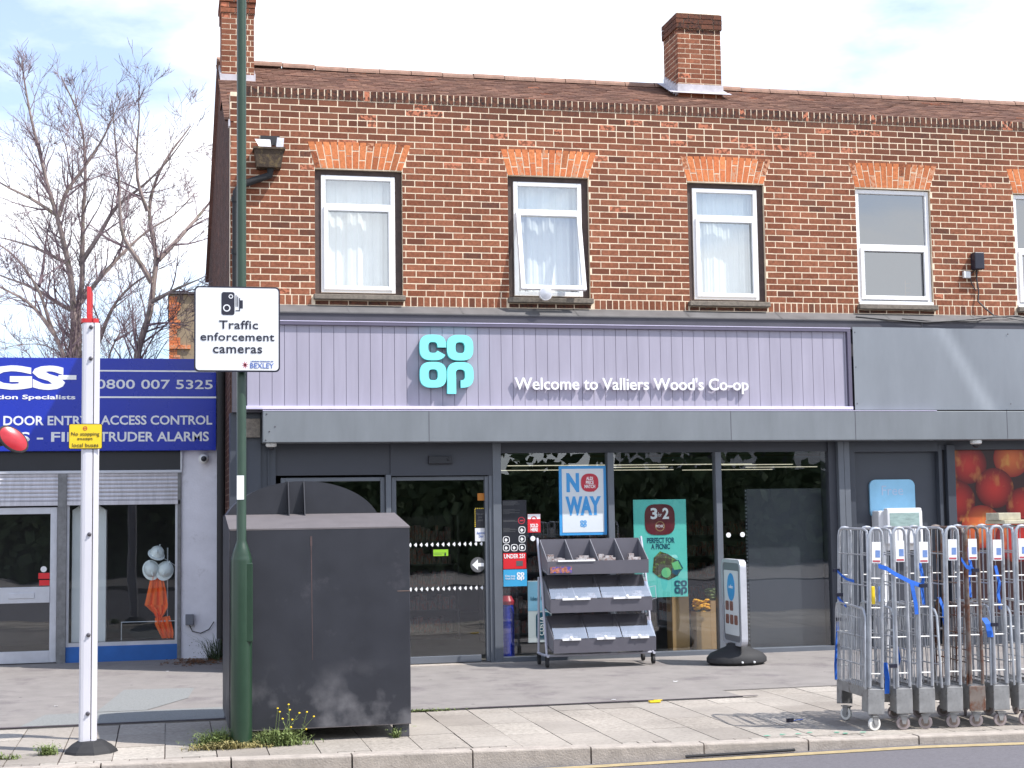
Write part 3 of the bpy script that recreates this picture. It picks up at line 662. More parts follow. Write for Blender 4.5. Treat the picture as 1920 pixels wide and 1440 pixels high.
# flashing ledge and trims above the sign
b = MB()
b.quad([(XL+.08, -.002, 4.143), (XR, -.002, 4.143), (XR, -.185, 4.042), (XL+.08, -.185, 4.042)])
b.quad([(XL+.08, -.185, 4.042), (XR, -.185, 4.042), (XR, -.185, 4.028), (XL+.08, -.185, 4.028)])
for k in range(8):
    xx = 2.05+k*1.32+ru(-.1, .1); b.quad([(xx, -.0, 4.147), (xx+.012, -.0, 4.147), (xx+.03, -.187, 4.046), (xx+.015, -.187, 4.046)])
b.build('lead_ledge', M['leadgrey'], BL)
b = MB(); b.box(XL+.08, XR, -.17, .0, 3.925, 4.03); b.box(XL+.08, XR, -.178, -.17, 4.015, 4.03); b.build('fascia_trim', M['soffit'], BL)
b = MB(); b.box(XL+.02, 8.18, -.15, .22, 2.9, 3.925); b.box(8.18, XR, -.10, .22, 2.9, 3.925); b.build('fascia_core', M['soffit'], BL)
# grey panel to the right of the sign, dented sheet
b = MB(); nx, nz = 60, 16; X0, X1, Z0, Z1 = 8.19, XR, 2.925, 3.945
def dent(x, z):
    d = 0
    t = (x-9.35)-(3.93-z)*.62
    if t > 0: d += .045*math.exp(-t*2.0)*min(1, t*9)*(1 if x < 10.9 else .3)
    t2 = (x-10.95)-(3.93-z)*.5
    if t2 > 0: d += .04*math.exp(-t2*2.2)*min(1, t2*8)
    return d*1.25
for i in range(nx):
    for j in range(nz):
        q = []
        for di, dj in ((0, 0), (1, 0), (1, 1), (0, 1)):
            x = X0+(X1-X0)*(i+di)/nx; z = Z0+(Z1-Z0)*(j+dj)/nz; q.append((x, -.24+dent(x, z)*.9, z))
        b.quad(q)
o = b.build('fascia_panel', M['panelgrey'], BL, recalc=False)
bm = bmesh.new(); bm.from_mesh(o.data); bmesh.ops.remove_doubles(bm, verts=bm.verts, dist=.0005); bm.to_mesh(o.data); bm.free()
o.data.polygons.foreach_set('use_smooth', [True]*len(o.data.polygons))
for px_, pz_ in ((8.22, 3.88), (8.22, 3.45), (8.22, 3.0), (10.3, 3.88), (10.3, 3.0)): b = MB(); b.lathe([(.008, 0), (.006, -.004), (0, -.005)], (px_, -.24, pz_), 'y', 8); b.build('screw', M['bolt'], BL)
# canopy
b = MB(); b.box(1.03, XR, -.30, .2, 2.552, 2.906)
CN = b.build('canopy', M['canopy'], BL, bevel=.006)
b = MB()
for xx in (2.9, 6.55, 8.155, 10.2): b.box(xx, xx+.006, -.3015, -.299, 2.555, 2.904)
b.build('panel_joint', M['soffit'], CN)
b = MB(); b.box(1.03, 9.25, -.303, -.2, 2.906, 2.914); b.build('drip_edge', M['lilactrim'], CN)
b = MB()
for px, pz in ((1.07, 2.87), (1.165, 2.73), (1.10, 2.675), (1.06, 2.58)): b.lathe([(.009, 0), (.007, -.006), (0, -.008)], (px, -.30, pz), 'y', 8)
b.build('rivet', M['bolt'], CN)

# ---------------------------------------------------------------- shopfront (parts of the building)
FY = 0.0
b = MB()
b.box(XL, .86, -.06, .2, 0, 2.9)           # end pier cladding
b.box(.86, 1.02, -.04, .2, 0, 2.9)
b.box(1.02, 1.19, .00, .2, 0, 2.55)
b.box(1.10, 1.115, -.02, .2, 0, 2.55)
b.build('end_pier', M['frame'], BL)
b = MB(); b.box(.80, 1.01, -.10, -.06, 2.62, 2.83); b.build('pier_capital', M['stone'], BL)
b = MB(); b.box(1.19, 2.50, .02, .12, 2.19, 2.552); b.box(2.50, 3.745, .0, .12, 2.175, 2.552); b.box(1.19, 9.4, .04, .14, 2.43, 2.552)
b.build('door_header', M['charcoal'], BL)
b = MB(); b.box(2.94, 3.22, -.045, .0, 2.31, 2.40); b.lathe([(.02, 0), (.02, -.01), (0, -.012)], (3.17, -.045, 2.36), 'y', 10); b.build('door_sensor', M['black'], BL, bevel=.012)
def fr(parts, m, name, parent=BL, bev=.004):
    b = MB()
    for q in parts: b.box(*q)
    return b.build(name, m, parent, bevel=bev)
fr([(2.445, 2.505, .0, .12, 0, 2.19), (3.655, 3.70, .01, .12, 0.0, 2.175), (3.70, 3.80, -.01, .12, 0, 2.552)], M['framelt'], 'door_jamb')
fr([(5.10, 5.175, .0, .12, .06, 2.43), (6.455, 6.53, .0, .12, .06, 2.43), (3.80, 7.96, -.005, .12, .0, .062), (1.19, 2.445, 0, .12, 0, .09)], M['framelt'], 'shop_mullion')
fr([(7.93, 8.03, .01, .25, 0, 2.552)], M['charcoal'], 'shop_jamb')
fr([(8.03, 8.105, -.06, .25, 0, 2.552), (8.108, 8.18, -.06, .25, 0, 2.552)], M['framelt'], 'pier')
fr([(8.18, 8.275, .0, .25, 0, 2.552), (8.275, 8.31, .07, .25, 0, 2.552), (8.31, 9.42, .11, .25, 0, 2.552), (8.18, 9.42, .02, .11, 2.42, 2.552)], M['frame'], 'recessed_panel')
fr([(9.42, 9.47, .02, .2, 0, 2.5), (9.515, 9.625, -.02, .2, 0, 2.5), (9.42, 13.3, .03, .2, 2.44, 2.552), (9.42, 13.3, .0, .2, 0, .35)], M['frame'], 'picture_window_frame')
# glass
def sheet(x0, x1, y, z0, z1, m, name, parent=BL):
    b = MB(); b.quad([(x0, y, z0), (x1, y, z0), (x1, y, z1), (x0, y, z1)]); return b.build(name, m, parent)
sheet(3.80, 5.10, .06, .06, 2.43, M['glass'], 'shop_window_pane'); sheet(5.175, 6.455, .06, .06, 2.43, M['glass'], 'shop_window_pane'); sheet(6.53, 7.93, .06, .06, 2.43, M['glass'], 'shop_window_pane')
# sliding door
b = MB(); b.box(2.515, 2.57, .05, .1, .02, 2.165); b.box(3.61, 3.655, .03, .1, .02, 2.165); b.box(2.57, 3.61, .05, .1, 2.12, 2.165); b.box(2.57, 3.55, .045, .1, .02, .10)
DR = b.build('door', M['framelt'], BL, bevel=.004)
sheet(2.57, 3.61, .075, .10, 2.12, M['glass'], 'door_pane', DR)
b = MB(); b.box(1.25, 1.30, .06, .1, .02, 2.165); b.box(2.39, 2.44, .06, .1, .02, 2.165); b.box(1.3, 2.39, .06, .1, 2.12, 2.165); b.box(1.3, 2.39, .06, .1, .02, .1)
D2 = b.build('door', M['framelt'], BL, bevel=.004); sheet(1.3, 2.39, .08, .10, 2.12, M['glass'], 'door_pane', D2)
sheet(9.47, 9.515, .07, .35, 2.44, M['dark'], 'window_slit')
# row of white safety darts, arrow
b = MB()
for zz in (1.378, .869):
    for k in range(14):
        xx = 2.71+k*.0645
        if zz > 1 and xx > 3.56: continue
        b.quad([(xx, .071, zz), (xx+.028, .071, zz-.026), (xx+.036, .071, zz), (xx+.028, .071, zz+.026)])
b.build('safety_darts', M['letter'], DR)
b = MB(); b.prism(circ(3.525, 1.135, .088, 24), .0665, .0695); o = b.build('arrow_roundel', M['stickgrey'], DR)
b = MB(); b.quad([(3.455, .0645, 1.135), (3.525, .0645, 1.072), (3.525, .0645, 1.115), (3.595, .0645, 1.115), (3.595, .0645, 1.155), (3.525, .0645, 1.155), (3.525, .0645, 1.198)]); b.build('arrow', M['letter'], o)
# interior of the shop
b = MB(); b.box(XL+.23, 13.1, 9.0, 9.1, 0, 2.7); b.box(XL+.23, XL+.3, .25, 9, 0, 2.7); b.box(13.1, 13.15, .25, 9, 0, 2.7); b.box(XL+.23, 13.1, .25, 9, 2.75, 2.82); b.build('shop_interior', M['shopdark'], BL)
b = MB(); b.box(XL+.23, 13.1, .2, 9, .0, .02); b.build('shop_floor', M['shopfloor'], BL)
for xx, yy, ln in ((4.6, 3.2, 3.6), (5.9, 4.6, 1.5), (6.3, 6.4, 1.8), (7.9, 3.6, 1.1), (8.9, 5.2, 1.2), (8.4, 6.8, 1.6), (10.0, 4.4, 1.2), (2.9, 4.8, 1.8), (4.3, 6.0, 2.0)):
    b = MB(); b.box(xx, xx+ln, yy, yy+.04, 2.36+.02*yy/4, 2.37+.02*yy/4); b.build('ceiling_tube', M['tube'], BL)
for i, (xx, yy, ln, ht) in enumerate(((2.6, 3.2, 1.3, 1.7), (4.1, 2.6, 1.2, 1.5), (5.6, 3.5, 1.1, 1.5), (1.2, 4.5, 1.2, 1.8), (7.0, 4.2, 1.6, 1.7))):
    t = thing('store_shelf', ['tall grocery shelf deep inside behind the sliding door', 'grocery shelf inside behind the information stickers', 'grocery shelf inside behind the mint picnic poster', 'grocery shelf inside behind the dark metal container', 'grocery shelf inside behind the dark back panel'][i], 'shelf', (xx, yy, .02), 'grocery shelves inside the shop')
    b = MB(); b.box(xx, xx+ln, yy+.25, yy+.28, .02, ht); b.box(xx, xx+.03, yy, yy+.25, .02, ht); b.box(xx+ln-.03, xx+ln, yy, yy+.25, .02, ht)
    for k in range(5): b.box(xx+.03, xx+ln-.03, yy, yy+.25, .1+k*(ht-.15)/5, .12+k*(ht-.15)/5)
    b.build('rack', M['shopdark'], t)
    b = MB()
    for k in range(5):
        q = xx+.05
        while q < xx+ln-.12:
            wd = ru(.05, .11); b.box(q, q+wd-.008, yy+.03, yy+.2, .121+k*(ht-.15)/5, .121+k*(ht-.15)/5+ru(.12, .22)); q += wd
    st = b.build('stock', M['shelfprod'], t); st['kind'] = 'stuff'
# fascia panel dark unit inside the right window
b = MB(); b.box(6.93, 7.92, .22, .30, .03, 1.98)
bp = tag(b.build('display_board', M['charcoal'], bevel=.004), 'tall dark back panel of a display unit standing inside the right shop window', 'panel')
b = MB(); q = .1
while q < 1.95: b.box(6.915, 6.928, .225, .26, q, q+.025); q += .045
b.build('slotted_edge', M['framelt'], bp)

# ---------------------------------------------------------------- sign
SG = thing('shop_sign', 'long lilac boarded shop sign with cyan round-lettered logo and white welcome lettering', 'sign', (4.4, -.2, 2.95))
b = MB(); b.box(.86, 8.12, -.19, -.152, 2.965, 3.885); b.build('sign_backing', M['dark_groove'], SG)
b = MB(); x = .862
while x < 8.11:
    e = min(x+.139, 8.118); b.box(x, e-.005, -.20, -.19, 2.966, 3.884); x = e
b.build('board', M['lilac'], SG)
b = MB(); b.box(.84, 8.165, -.245, -.15, 2.928, 2.965); b.build('bottom_trim', M['lilactrim'], SG, bevel=.004)
b = MB(); b.box(.84, 8.165, -.235, -.15, 3.885, 3.925); b.box(8.12, 8.165, -.235, -.15, 2.965, 3.885); b.build('edge_trim', M['lilacdark'], SG, bevel=.003)
b = MB(); b.box(.84, 8.165, -.238, -.16, 3.925, 3.934); b.build('top_trim', M['lilactrim'], SG)
# round-lettered logo built as outlines
def sq(cx, cz, rx, rz, n=40, p=2.9): 
    o = []
    for k in range(n):
        a = 2*math.pi*k/n; c, s_ = math.cos(a), math.sin(a)
        o.append((cx+rx*math.copysign(abs(c)**(2/p), c), cz+rz*math.copysign(abs(s_)**(2/p), s_)))
    return o
def logo(cx, cz, s, y0, y1, mfront, parent, name='logo'):
    """c o / o p : half pitch s*0.5"""
    b = MB(); r = .255*s; hr = .095*s; d = .262*s; zq = .26*s
    def o_ring(x, z, cutang=None):
        O, I = sq(x, z, r, r*.96), sq(x, z, hr*.95, hr*1.1); n = len(O)
        for k in range(n):
            j = (k+1) % n; am = 360*(k+.5)/n
            if cutang and (cutang[0] < am < cutang[1]): continue
            a, c, e, f = O[k], O[j], I[j], I[k]
            b.quad([(a[0], y0, a[1]), (c[0], y0, c[1]), (e[0], y0, e[1]), (f[0], y0, f[1])])
            b.quad([(a[0], y0, a[1]), (a[0], y1, a[1]), (c[0], y1, c[1]), (c[0], y0, c[1])])
            b.quad([(f[0], y0, f[1]), (e[0], y0, e[1]), (e[0], y1, e[1]), (f[0], y1, f[1])])
    zt, zb2 = cz+zq+.1*s, cz-zq+.1*s
    o_ring(cx-d, zt, (335, 362)); o_ring(cx+d, zt); o_ring(cx-d, zb2); o_ring(cx+d, zb2, (212, 272))
    b.box(cx+d-r, cx+d-r+.17*s, y0-.0007, y1, zb2-.36*s, zb2+.0)   # stem of the p
    return b.build(name, mfront, parent, recalc=True)
LG = logo(3.117, 3.418, .605, -.295, -.235, M['logo'], SG)
logo(3.117, 3.418, .602, -.2345, -.215, M['logoside'], SG, 'logo_edge')
text("Welcome to Valliers Wood's Co-op", 3.925, 6.81, 3.112, 3.305, -.222, M['letter'], SG, name='welcome_lettering', depth=.028, bold=.012)

# ---------------------------------------------------------------- things on the front wall
HP = thing('rain_hopper', 'rusty cast hopper head with flaking white flashing and bent black pipe by the left corner', 'hopper', (1.11, -.1, 5.7))
b = MB()
def frus(b, x0, x1, y0, y1, z0, a0, a1, c0, c1, z1):
    P = [(x0, y0, z0), (x1, y0, z0), (x1, y1, z0), (x0, y1, z0)]; Q = [(a0, c0, z1), (a1, c0, z1), (a1, c1, z1), (a0, c1, z1)]
    b.quad(P[::-1]); b.quad(Q)
    for j in range(4): b.quad([P[j], P[(j+1) % 4], Q[(j+1) % 4], Q[j]])
frus(b, .975, 1.245, -.17, -.004, 5.70, .945, 1.275, -.20, -.004, 5.90); b.box(.93, 1.29, -.215, -.004, 5.90, 5.925); b.build('hopper_box', M['hopperm'], HP)
b = MB(); b.box(1.02, 1.24, -.012, -.004, 5.99, 6.10); b.build('outlet_hole', M['dark'], HP)
b = MB(); b.quad([(.95, -.12, 6.03), (1.13, -.03, 6.05), (1.14, -.11, 5.926), (1.0, -.17, 5.926)]); b.quad([(1.21, -.03, 6.08), (1.285, -.09, 6.06), (1.27, -.16, 5.926), (1.19, -.1, 5.926)]); b.build('torn_flashing', M['flaky'], HP)
b = MB(); b.tube([(1.13, -.09, 5.70), (1.12, -.09, 5.62), (.98, -.08, 5.57), (.80, -.08, 5.50), (.745, -.08, 5.42), (.74, -.08, 5.2), (.74, -.08, 4.15)], .042, 12)
for zz in (5.3, 4.7): b.lathe([(.05, 0), (.05, .06)], (.74, -.08, zz), 'z', 12)
b.build('downpipe', M['matblack'], HP, smooth=True)
b = MB(); b.tube([(.62, 1.1, 3.75), (.62, 1.1, .3)], .05, 12); b.build('flank_pipe', M['matblack'], BL, smooth=True)

t = thing('wall_lamp', 'round white floodlight fixed below the tilted open window', 'lamp', (4.31, -.2, 4.16))
b = MB(); b.lathe([(.03, .11), (.06, .08), (.075, .02), (.08, -.02), (.076, -.03)], (4.31, -.24, 4.285), 'y', 24); b.build('lamp_head', M['cctv'], t, smooth=True)
b = MB(); b.lathe([(.07, -.031), (.04, -.04), (0, -.043)], (4.31, -.24, 4.285), 'y', 24); b.build('lens', M['alum'], t, smooth=True)
b = MB(); b.tube([(4.31, -.20, 4.28), (4.31, -.10, 4.262), (4.31, -.04, 4.262)], .02, 8); b.build('bracket', M['cctv'], t)
b = MB(); b.box(9.955, 10.09, -.12, -.006, 4.72, 4.94); t = tag(b.build('alarm_box', M['signblack'], bevel=.012), 'black box fixed to the brick wall at the upper right', 'alarm box')
b = MB(); b.tube([(10.03, -.02, 4.72), (10.02, -.03, 4.6), (10.04, -.03, 4.45), (10.02, -.04, 4.32), (10.1, -.08, 4.22), (10.2, -.1, 4.13)], .011, 6); b.tube([(10.0, -.02, 4.72), (9.93, -.02, 4.66), (9.95, -.02, 4.55), (10.01, -.03, 4.45)], .007, 6); b.build('cable_tail', M['cable'], t)
b = MB(); b.box(9.835, 9.93, -.05, -.006, 4.615, 4.70); tag(b.build('junction_box', M['cctv'], bevel=.006), 'small pale square box on the bricks left of the black alarm box', 'junction box')
b = MB()
b.tube([(8.3, -.12, 4.09), (8.7, -.2, 4.045), (9.2, -.2, 4.02), (9.65, -.2, 4.05), (10.1, -.17, 4.1), (10.5, -.12, 4.13), (11.0, -.19, 4.04), (11.6, -.2, 4.03)], .010, 6)
b.tube([(8.9, -.16, 4.07), (9.3, -.2, 4.035), (9.9, -.2, 4.045), (10.2, -.13, 4.13), (10.6, -.19, 4.05), (11.4, -.2, 4.06)], .007, 6)
b.tube([(9.15, -.2, 4.03), (9.12, -.215, 3.9), (9.05, -.215, 3.65), (8.98, -.215, 3.3), (8.85, -.215, 3.06), (8.75, -.215, 2.97)], .005, 6)
b.tube([(9.15, -.2, 4.03), (9.08, -.215, 3.8), (8.98, -.215, 3.4), (8.82, -.215, 3.0)], .004, 6)
tag(b.build('loose_cable', M['cable'], smooth=True), 'loose black cables sagging along the ledge and down the grey panel', 'cable')
def dome(x, y, z, r, lab, down=True):
    t = thing('security_camera', lab, 'camera', (x, y, z), 'white dome cameras')
    b = MB(); b.lathe([(r*.95, 0), (r, -r*.25), (r*.95, -r*.55), (r*.7, -r*.7)], (x, y, z), 'z', 20); b.build('housing', M['cctv'], t, smooth=True)
    b = MB(); b.lathe([(r*.62, -r*.68), (r*.55, -r*1.0), (r*.3, -r*1.22), (0, -r*1.28)], (x, y, z), 'z', 16); b.build('dome', M['black'], t, smooth=True)
dome(1.13, -.15, 2.55, .062, 'white dome camera under the left end of the grey canopy'); dome(9.82, -.2, 2.55, .075, 'white dome camera under the canopy above the apple picture')

# ---------------------------------------------------------------- posters and stickers
def card(name, lab, cat, x0, x1, z0, z1, y, m, th=.004, r=0, group=None):
    t = thing(name, lab, cat, ((x0+x1)/2, y, z0), group)
    b = MB(); (b.prism(rrect(x0, x1, z0, z1, r), y-th, y) if r else b.box(x0, x1, y-th, y, z0, z1)); b.build('sheet', m, t); return t
p = card('poster', 'white poster with blue border reading NO WAY in the shop window', 'poster', 4.51, 5.09, 1.457, 2.273, .05, M['nwblue'], .006)
b = MB(); b.box(4.545, 5.055, .041, .0435, 1.49, 2.24); b.build('paper', M['nwpaper'], p)
text('N', 4.60, 4.755, 1.965, 2.19, .041, M['nwblue'], p, bold=.05)
text('WAY', 4.585, 5.02, 1.69, 1.915, .041, M['nwblue'], p, bold=.05)
b = MB(); b.prism(sq(4.885, 2.075, .108, .108, 30, 2.5), .0365, .040); b.prism([(4.93, 2.0), (4.93, 1.965), (5.0, 2.03)], .037, .040); b.build('roundel', M['nwred'], p)
text('ALDI\nPRICE\nMATCH', 4.82, 4.95, 2.01, 2.145, .0365, M['letter'], p, bold=.02)
logo(4.80, 1.585, .075, .039, .0405, M['nwblue'], p)
p = card('poster', 'mint green picnic poster with maroon 3 for 2 badge hanging inside the glass', 'poster', 5.437, 6.10, .70, 1.865, .105, M['mintposter'], .008)
b = MB(); b.prism(sq(5.765, 1.625, .19, .185, 36, 3.4), .0925, .0965); bd = b.build('badge', M['maroon'], p)
text('3', 5.65, 5.735, 1.63, 1.765, .0925, M['letter'], bd, bold=.03); text('for', 5.742, 5.79, 1.66, 1.71, .0925, M['letter'], bd); text('2', 5.80, 5.88, 1.63, 1.765, .0925, M['letter'], bd, bold=.03)
b = ring(circ(5.765, 1.545, .06), circ(5.765, 1.545, .052), .0915, .0925); b.build('badge_ring', M['card'], bd); text('PICNIC', 5.715, 5.815, 1.53, 1.562, .0925, M['letter'], bd)
text('PERFECT FOR\nA PICNIC', 5.60, 5.945, 1.27, 1.41, .097, M['teal'], p, bold=.03)
b = MB(); b.prism([(5.66, 1.0), (5.68, 1.17), (5.76, 1.245), (5.86, 1.21), (5.98, 1.13), (6.03, 1.03), (5.98, .955), (5.86, .90), (5.74, .935)], .0935, .0965); b.build('food_picture', M['food'], p)
b = MB(); b.prism(circ(5.83, .99, .06), .0905, .0933); b.prism([(5.98, 1.13), (5.90, 1.10), (5.93, 1.02), (6.03, 1.03)], .0905, .0933); b.build('lime_picture', M['lime'], p)
b = MB(); b.prism([(5.93, 1.12), (5.99, 1.14), (6.045, 1.04), (5.96, .95), (5.9, .99)], .0912, .0925); b.build('napkin_picture', M['teal'], p)
logo(6.01, .80, .155, .0945, .0965, M['teal'], p)
text('PLEASE ASK IN STORE', 5.95, 6.07, .735, .75, .097, M['teal'], p)
def sticker(lab, x0, x1, z0, z1, m, y=.058, th=.002, cat='sticker', r=0): return card('sticker', lab, cat, x0, x1, z0, z1, y, m, th, r)
s = sticker('red UNDER 25? sticker on the narrow shop window beside the door', 3.825, 4.10, 1.078, 1.262, M['stickred']); text('UNDER 25?', 3.835, 4.085, 1.20, 1.25, .056, M['letter'], s, bold=.02)
b = MB(); b.box(3.98, 4.06, .0545, .056, 1.11, 1.17); b.build('card_picture', M['stickgrey'], s)
s = sticker('light blue sticker below the red age sticker beside the door', 3.825, 4.107, .875, 1.07, M['stickblue']); logo(4.03, .985, .085, .0545, .056, M['letter'], s); text('One stop\nfood hub', 3.845, 3.965, .955, 1.01, .056, M['letter'], s)
s = sticker('small red and white ice cream sticker reading SOLD HERE', 4.125, 4.28, 1.497, 1.714, M['stickred']); text('SOLD\nHERE', 4.155, 4.25, 1.51, 1.60, .056, M['letter'], s, bold=.03)
b = MB(); b.box(4.127, 4.278, .0545, .056, 1.655, 1.712); b.build('pale_band', M['letter'], s); b = ring(circ(4.2, 1.66, .035, 16, .028), circ(4.2, 1.66, .022, 16, .016), .053, .0545); b.build('heart_swirl', M['stickred'], s)
s = sticker('black information panel with white pictograms on the narrow shop window', 3.822, 4.112, 1.265, 1.88, M['black'])
b = MB()
for k, zz in enumerate((1.862, 1.852, 1.842, 1.832, 1.822)): b.box(3.83, 4.0+.07*math.sin(k*3), .0548, .056, zz, zz+.0035)
for k, zz in enumerate((1.77, 1.76, 1.75, 1.74, 1.73, 1.72, 1.64, 1.63, 1.55, 1.54, 1.53, 1.52, 1.51)): b.box(3.83, 3.97+.07*math.sin(k*2.1), .0548, .056, zz, zz+.0035)
b.build('small_print', M['stickgrey'], s)
for cx, cz in ((3.865, 1.418), (4.055, 1.425), (4.055, 1.53), (3.865, 1.325), (3.96, 1.325), (4.055, 1.325)):
    b = ring(sq(cx, cz, .041, .041, 20, 3), sq(cx, cz, .034, .034, 20, 3), .054, .056); b.add(MB().prism(sq(cx-.004, cz-.002, .014, .02, 12, 2), .054, .056)); b.box(cx-.02, cx+.018, .0542, .056, cz-.006, cz+.003); b.build('pictogram', M['letter'], s)
b = ring(circ(4.05, 1.64, .042), circ(4.05, 1.64, .034), .054, .056); b.box(4.03, 4.075, .0545, .056, 1.632, 1.645); b.build('no_smoking_sign', M['nwred'], s)
s = sticker('yellow and black edged notice at the right of the sliding door', 3.49, 3.635, 1.57, 1.795, M['black'], .068)
b = MB()
for k in range(9):
    zz = 1.575+k*.024; b.box(3.492, 3.503, .0645, .066, zz, zz+.012); b.box(3.622, 3.633, .0645, .066, zz, zz+.012)
for k in range(6): xx = 3.50+k*.022; b.box(xx, xx+.011, .0645, .066, 1.783, 1.794)
b.build('yellow_dashes', M['yellow'], s); text('Not with\nyour\nphone', 3.515, 3.605, 1.63, 1.74, .066, M['stickgrey'], s)
s = sticker('white Automatic Door notice below the striped notice on the door', 3.495, 3.64, 1.405, 1.56, M['print'], .068); text('Automatic\nDoor', 3.515, 3.62, 1.45, 1.52, .066, M['bluetext'], s)
s = sticker('small lime green sticker in the middle of the sliding door', 3.0, 3.175, 1.245, 1.32, M['stickgreen'], .068); text('i', 3.13, 3.15, 1.25, 1.285, .066, M['signblack'], s)
b = MB(); b.box(3.01, 3.12, .0645, .066, 1.278, 1.283); b.box(3.01, 3.10, .0645, .066, 1.262, 1.266); b.build('print_lines', M['leaf'], s)
sticker('small orange sticker high on the sliding door', 3.53, 3.63, 1.88, 1.965, M['stickorange'], .068)
for i, (cx, cz, lab) in enumerate(((4.185, 1.427, 'round white safety dot beside the pictogram panel'), (6.62, 1.425, 'upper left round white safety dot in the right shop window'), (6.80, 1.428, 'upper right round white safety dot in the right shop window'), (6.63, .915, 'lower round white safety dot in the right shop window'))):
    b = MB(); b.prism(circ(cx, cz, .03, 18), .055, .0585); tag(b.build('safety_dot', M['letter']), lab, 'sticker', 'round white dots on the shop glass')
# inside the window: coffee poster, flowers in boxes, blue display
p = card('poster', 'pale blue and white coffee poster reading COSTA inside the glass', 'poster', 4.135, 4.42, .21, .93, .16, M['nwpaper'], .01)
b = MB(); b.box(4.137, 4.418, .147, .15, .58, .92); b.build('blue_top', M['skyblue'], p)
b = MB(); b.prism(rrect(4.23, 4.41, .24, .56, .05), .147, .15); cp_ = b.build('cup_picture', M['teal'], p)
tm = text_mb('COSTA', -.11, .11, -.03, .03, 0, bold=.02); b = MB(); b.add(tm, Matrix.Translation((4.295, .147, .40)) @ Matrix.Rotation(math.radians(-90), 4, 'Y')); b.build('lettering', M['letter'], cp_, recalc=False)
text('Ideal for', 4.17, 4.36, .70, .745, .147, M['teal'], p)
t = thing('bottle_display', 'blue and red upright drinks dispenser seen through the narrow glass beside the door', 'display', (3.93, .35, .02))
b = MB(); b.lathe([(.08, 0), (.085, .02), (.08, .5), (.07, .62)], (3.93, .35, .03), 'z', 16); b.build('body', M['blue'], t, smooth=True); b = MB(); b.lathe([(.078, .62), (.085, .66), (.05, .72)], (3.93, .35, .03), 'z', 16); b.build('top', M['nwred'], t, smooth=True)
def flowerbox(x0, x1, y, h, lab, flower, zb=.02):
    t = thing('flower_box', lab, 'box', ((x0+x1)/2, y, zb), 'cardboard boxes of flowers inside the window')
    b = MB(); b.box(x0, x1, y, y+.012, zb, h); b.box(x0, x1, y+.2, y+.212, zb, h); b.box(x0, x0+.012, y+.012, y+.2, zb, h); b.box(x1-.012, x1, y+.012, y+.2, zb, h-.03); b.box(x0+.012, x1-.012, y+.012, y+.2, zb, zb+.02); b.build('carton', M['card'], t)
    if flower:
        b = MB(); f = MB()
        for k in range(44):
            fx, fy = ru(x0+.01, x1+.0), y+ru(.02, .18); fz = h+ru(.0, .14)
            b.tube([((x0+x1)/2+(fx-(x0+x1)/2)*.5, y+.1, h-.1), (fx, fy, fz)], .003, 4)
            for j in range(5):
                a = j*2*math.pi/5+ru(0, 1); f.lathe([(.002, -.016), (.022, 0), (.002, .016)], (fx+.014*math.cos(a), fy+.014*math.sin(a), fz), 'z', 6)
        b.build('stems', M['leaf'], t); f.build('blooms', flower, t)
flowerbox(6.26, 6.44, .26, .50, 'cardboard box of orange flowers right of the mint poster', M['orangeflower'])
flowerbox(5.965, 6.18, .30, .72, 'tall cardboard box standing under the mint poster', None)
flowerbox(6.50, 6.62, .42, .62, 'narrow cardboard box of green stems behind the mullion', M['leaf'])

# picture window of apples: one printed sheet
AP = thing('apple_picture', 'large printed picture of red apples filling the right-hand window', 'picture', (11, .1, .4))
b = MB(); b.box(9.625, 13.3, .09, .1, .35, 2.44); b.box(9.47, 9.515, .09, .1, .35, 2.44); b.build('print', mat('print_dark', S(52, 24, 26, .8), .35, var=.3, scale=3), AP)
def apple_mat(name, edge, core, hl):
    m = bpy.data.materials.new(name); m.use_nodes = True; t = m.node_tree; n = t.nodes; l = t.links.new; p = n['Principled BSDF']; p.inputs['Roughness'].default_value = .35
    tc = n.new('ShaderNodeTexCoord'); g = n.new('ShaderNodeTexNoise'); g.inputs['Scale'].default_value = 5; g.inputs['Detail'].default_value = 8
    mp = n.new('ShaderNodeMapping'); mp.inputs['Scale'].default_value = (1.3, 1, .9); l(tc.outputs['Object'], mp.inputs[0]); l(mp.outputs[0], g.inputs['Vector'])
    at = n.new('ShaderNodeAttribute'); at.attribute_name = 'tint'; sp = n.new('ShaderNodeSeparateColor'); l(at.outputs['Color'], sp.inputs[0])
    k1 = n.new('ShaderNodeMix'); k1.data_type = 'RGBA'; k1.inputs['A'].default_value = (*core, 1); k1.inputs['B'].default_value = (*edge, 1); l(sp.outputs[0], k1.inputs['Factor'])
    k2 = n.new('ShaderNodeMix'); k2.data_type = 'RGBA'; k2.inputs['B'].default_value = (*hl, 1); l(k1.outputs['Result'], k2.inputs['A'])
    r = n.new('ShaderNodeMapRange'); r.inputs['From Min'].default_value = .54; r.inputs['From Max'].default_value = .82; l(g.outputs['Fac'], r.inputs['Value']); l(r.outputs[0], k2.inputs['Factor'])
    l(k2.outputs['Result'], p.inputs['Base Color']); return m
M['apple'] = apple_mat('apple_print', S(112, 18, 22, .6), S(206, 50, 42, .72), S(224, 150, 80, .7))
M['apple2'] = apple_mat('apple_print_gold', S(160, 40, 30, .6), S(232, 120, 60, .7), S(236, 190, 90, .7))
